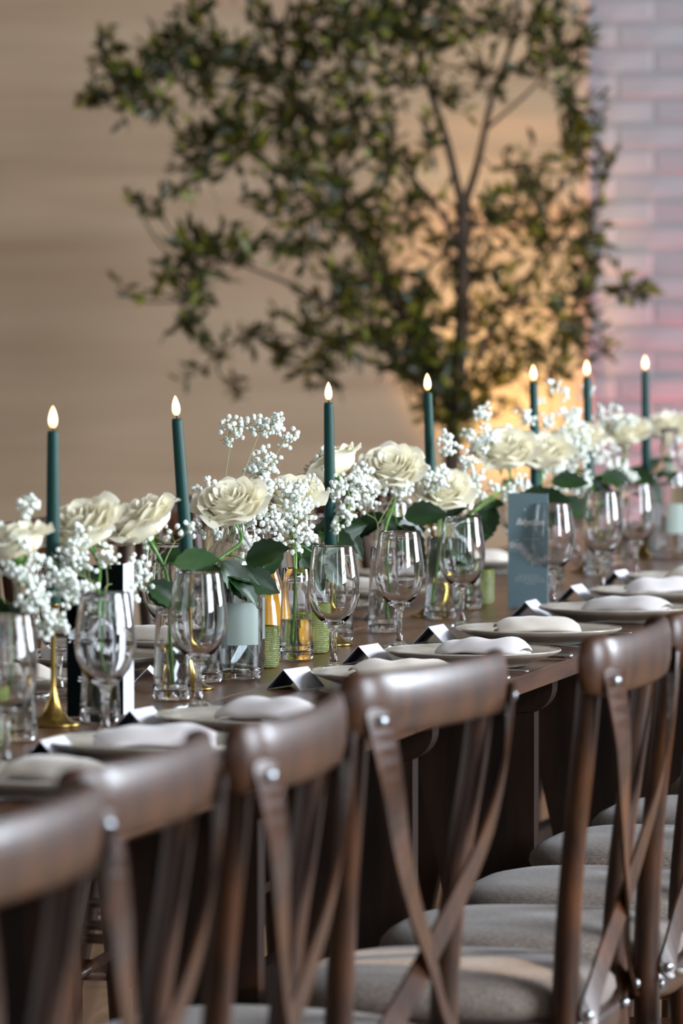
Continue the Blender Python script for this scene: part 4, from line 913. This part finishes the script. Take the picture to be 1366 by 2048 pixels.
tb = Vector((7.763, 1.186, 0)); tree = thing('potted_tree', tuple(tb), 0, 'tall airy evergreen tree with dark oval leaves in front of the hessian drape', 'tree')
pot = ob('planter', mesh(*lathe([(0, .0), (.17, .0), (.20, .02), (.23, .36), (.235, .38), (.22, .38), (.21, .34), (0, .34)], 32), True, M['pot']), tree)
ob('soil', mesh(*lathe([(0, .35), (.212, .345), (.212, .341), (0, .341)], 28), True, M['soil']), pot)
trunkpts = []
rad = {'A': (.026, .016), 'B': (.012, .004), 'C': (.012, .004), 'D': (.013, .003), 'E': (.008, .002), 'G': (.008, .002), 'H': (.006, .002), 'I': (.005, .002), 'J': (.008, .002), 'K': (.008, .002), 'M': (.006, .002)}
for k, P in LIMBS.items():
    dep = 0 if k in 'ABC' else (.22 if k in 'DKG' else -.20) * (1 if k != 'H' else 1)
    P = [Vector(p) for p in P]; P[0].z = max(P[0].z, .34)
    n = len(P)
    for i, p in enumerate(P):
        if k not in 'A': p += Vector((dep * i / n, dep * .2327 * i / n, 0)) + Vector((rt.uniform(-.01, .01), rt.uniform(-.012, .012), 0)) * (i > 0)
    Q = catmull(P, 6); r0, r1 = rad[k]
    rr_ = [r0 + (r1 - r0) * i / (len(Q) - 1) for i in range(len(Q))]
    ob('trunk' if k == 'A' else 'branch', mesh(*tube([q - tb for q in Q], rr_, 10), True, M['bark']), tree); trunkpts += Q
def tleaf(Lg, Wd, mt):
    V, F = [], []
    for i in range(5):
        s = i / 4; w = Wd / 2 * (0.06, .75, 1, .72, .05)[i]; V += [(s * Lg, -w, .18 * w - .10 * Lg * s * s), (s * Lg, 0, -.10 * Lg * s * s), (s * Lg, w, .18 * w - .10 * Lg * s * s)]
    for i in range(4):
        for j in range(2): q = i * 3 + j; F.append((q, q + 1, q + 4, q + 3))
    return V, F, mt
tl_ = [tleaf(.049, .0140, M['treeleaf']), tleaf(.045, .0150, M['treeleaf']), tleaf(.048, .017, M['treeleaf2'])]
tlm = [mesh(V, F, True, m) for V, F, m in tl_]
tw = MB(); LV = []
for (cx, cy, cz, ry, rz, n) in TREE:
    c = Vector((cx, cy, cz)); near_ = min(trunkpts, key=lambda p: math.hypot(p.y - (p.x - cx) * .2327 - cy, p.z - cz) + (0 if p.z < c.z + .1 else .3))
    dpt = (near_.x - cx) + rt.uniform(-.14, .14); c = Vector((cx + dpt, cy + dpt * .2327, cz))
    mid = near_.lerp(c, .5) + Vector((rt.uniform(-.03, .03), rt.uniform(-.03, .03), -.02))
    tw.add(*tube([q - tb for q in catmull([near_, mid, c], 4)], .0028, 5, False))
    out = (c - near_).normalized() if (c - near_).length > .02 else Vector((0, 0, 1))
    n = int(n * 3.5); per = 7
    for s in range(max(1, n // per)):
        a = rt.random() * 6.283; r_ = math.sqrt(rt.random())
        e = c + Vector((rt.uniform(-1, 1) * ry, math.cos(a) * ry * r_, math.sin(a) * rz * r_)); st = c.lerp(near_, .12) if rt.random() < .6 else c
        d = ((e - st).normalized() + out * .5 + Vector((0, 0, .3))).normalized(); ln = rt.uniform(.055, .10); e0 = e - d * ln * .5; e1 = e + d * ln * .5
        tw.add(*tube([st - tb, e0 - tb, e1 - tb], .0013, 4, False))
        for q in range(min(per, n)):
            p = e0.lerp(e1, q / (per - 1)); dd = (d * .7 + Vector((rt.gauss(0, .6), rt.gauss(0, .6), rt.gauss(0, .6)))).normalized()
            yb = 2 if rt.random() < .2 else rt.randrange(2)
            LV.append((p, dd, rt.random() * 6.28, yb, rt.uniform(.75, 1.15)))
ob('twigs', tw.mesh(True, M['bark']), tree)['kind'] = 'stuff'
LV.sort(key=lambda l: l[0].x)
rest = {0: MB(), 2: MB()}
for i, (p, d, ro, k, sc) in enumerate(LV):
    q = Vector((1, 0, 0)).rotation_difference(d) @ Matrix.Rotation(ro, 3, 'X').to_quaternion()
    if i < 300:
        o = bpy.data.objects.new('leaf', tlm[k]); C.objects.link(o); o.parent = tree; o.location = p - tb; o.rotation_mode = 'QUATERNION'; o.rotation_quaternion = q; o.scale = (sc, sc, sc)
    else:
        V, F, m_ = tl_[k]; m3 = q.to_matrix() * sc; rest[2 if k == 2 else 0].add([m3 @ Vector(v) + p - tb for v in V], F)
for k, b in rest.items():
    ob('foliage', b.mesh(True, tl_[k][2]), tree)['kind'] = 'stuff'
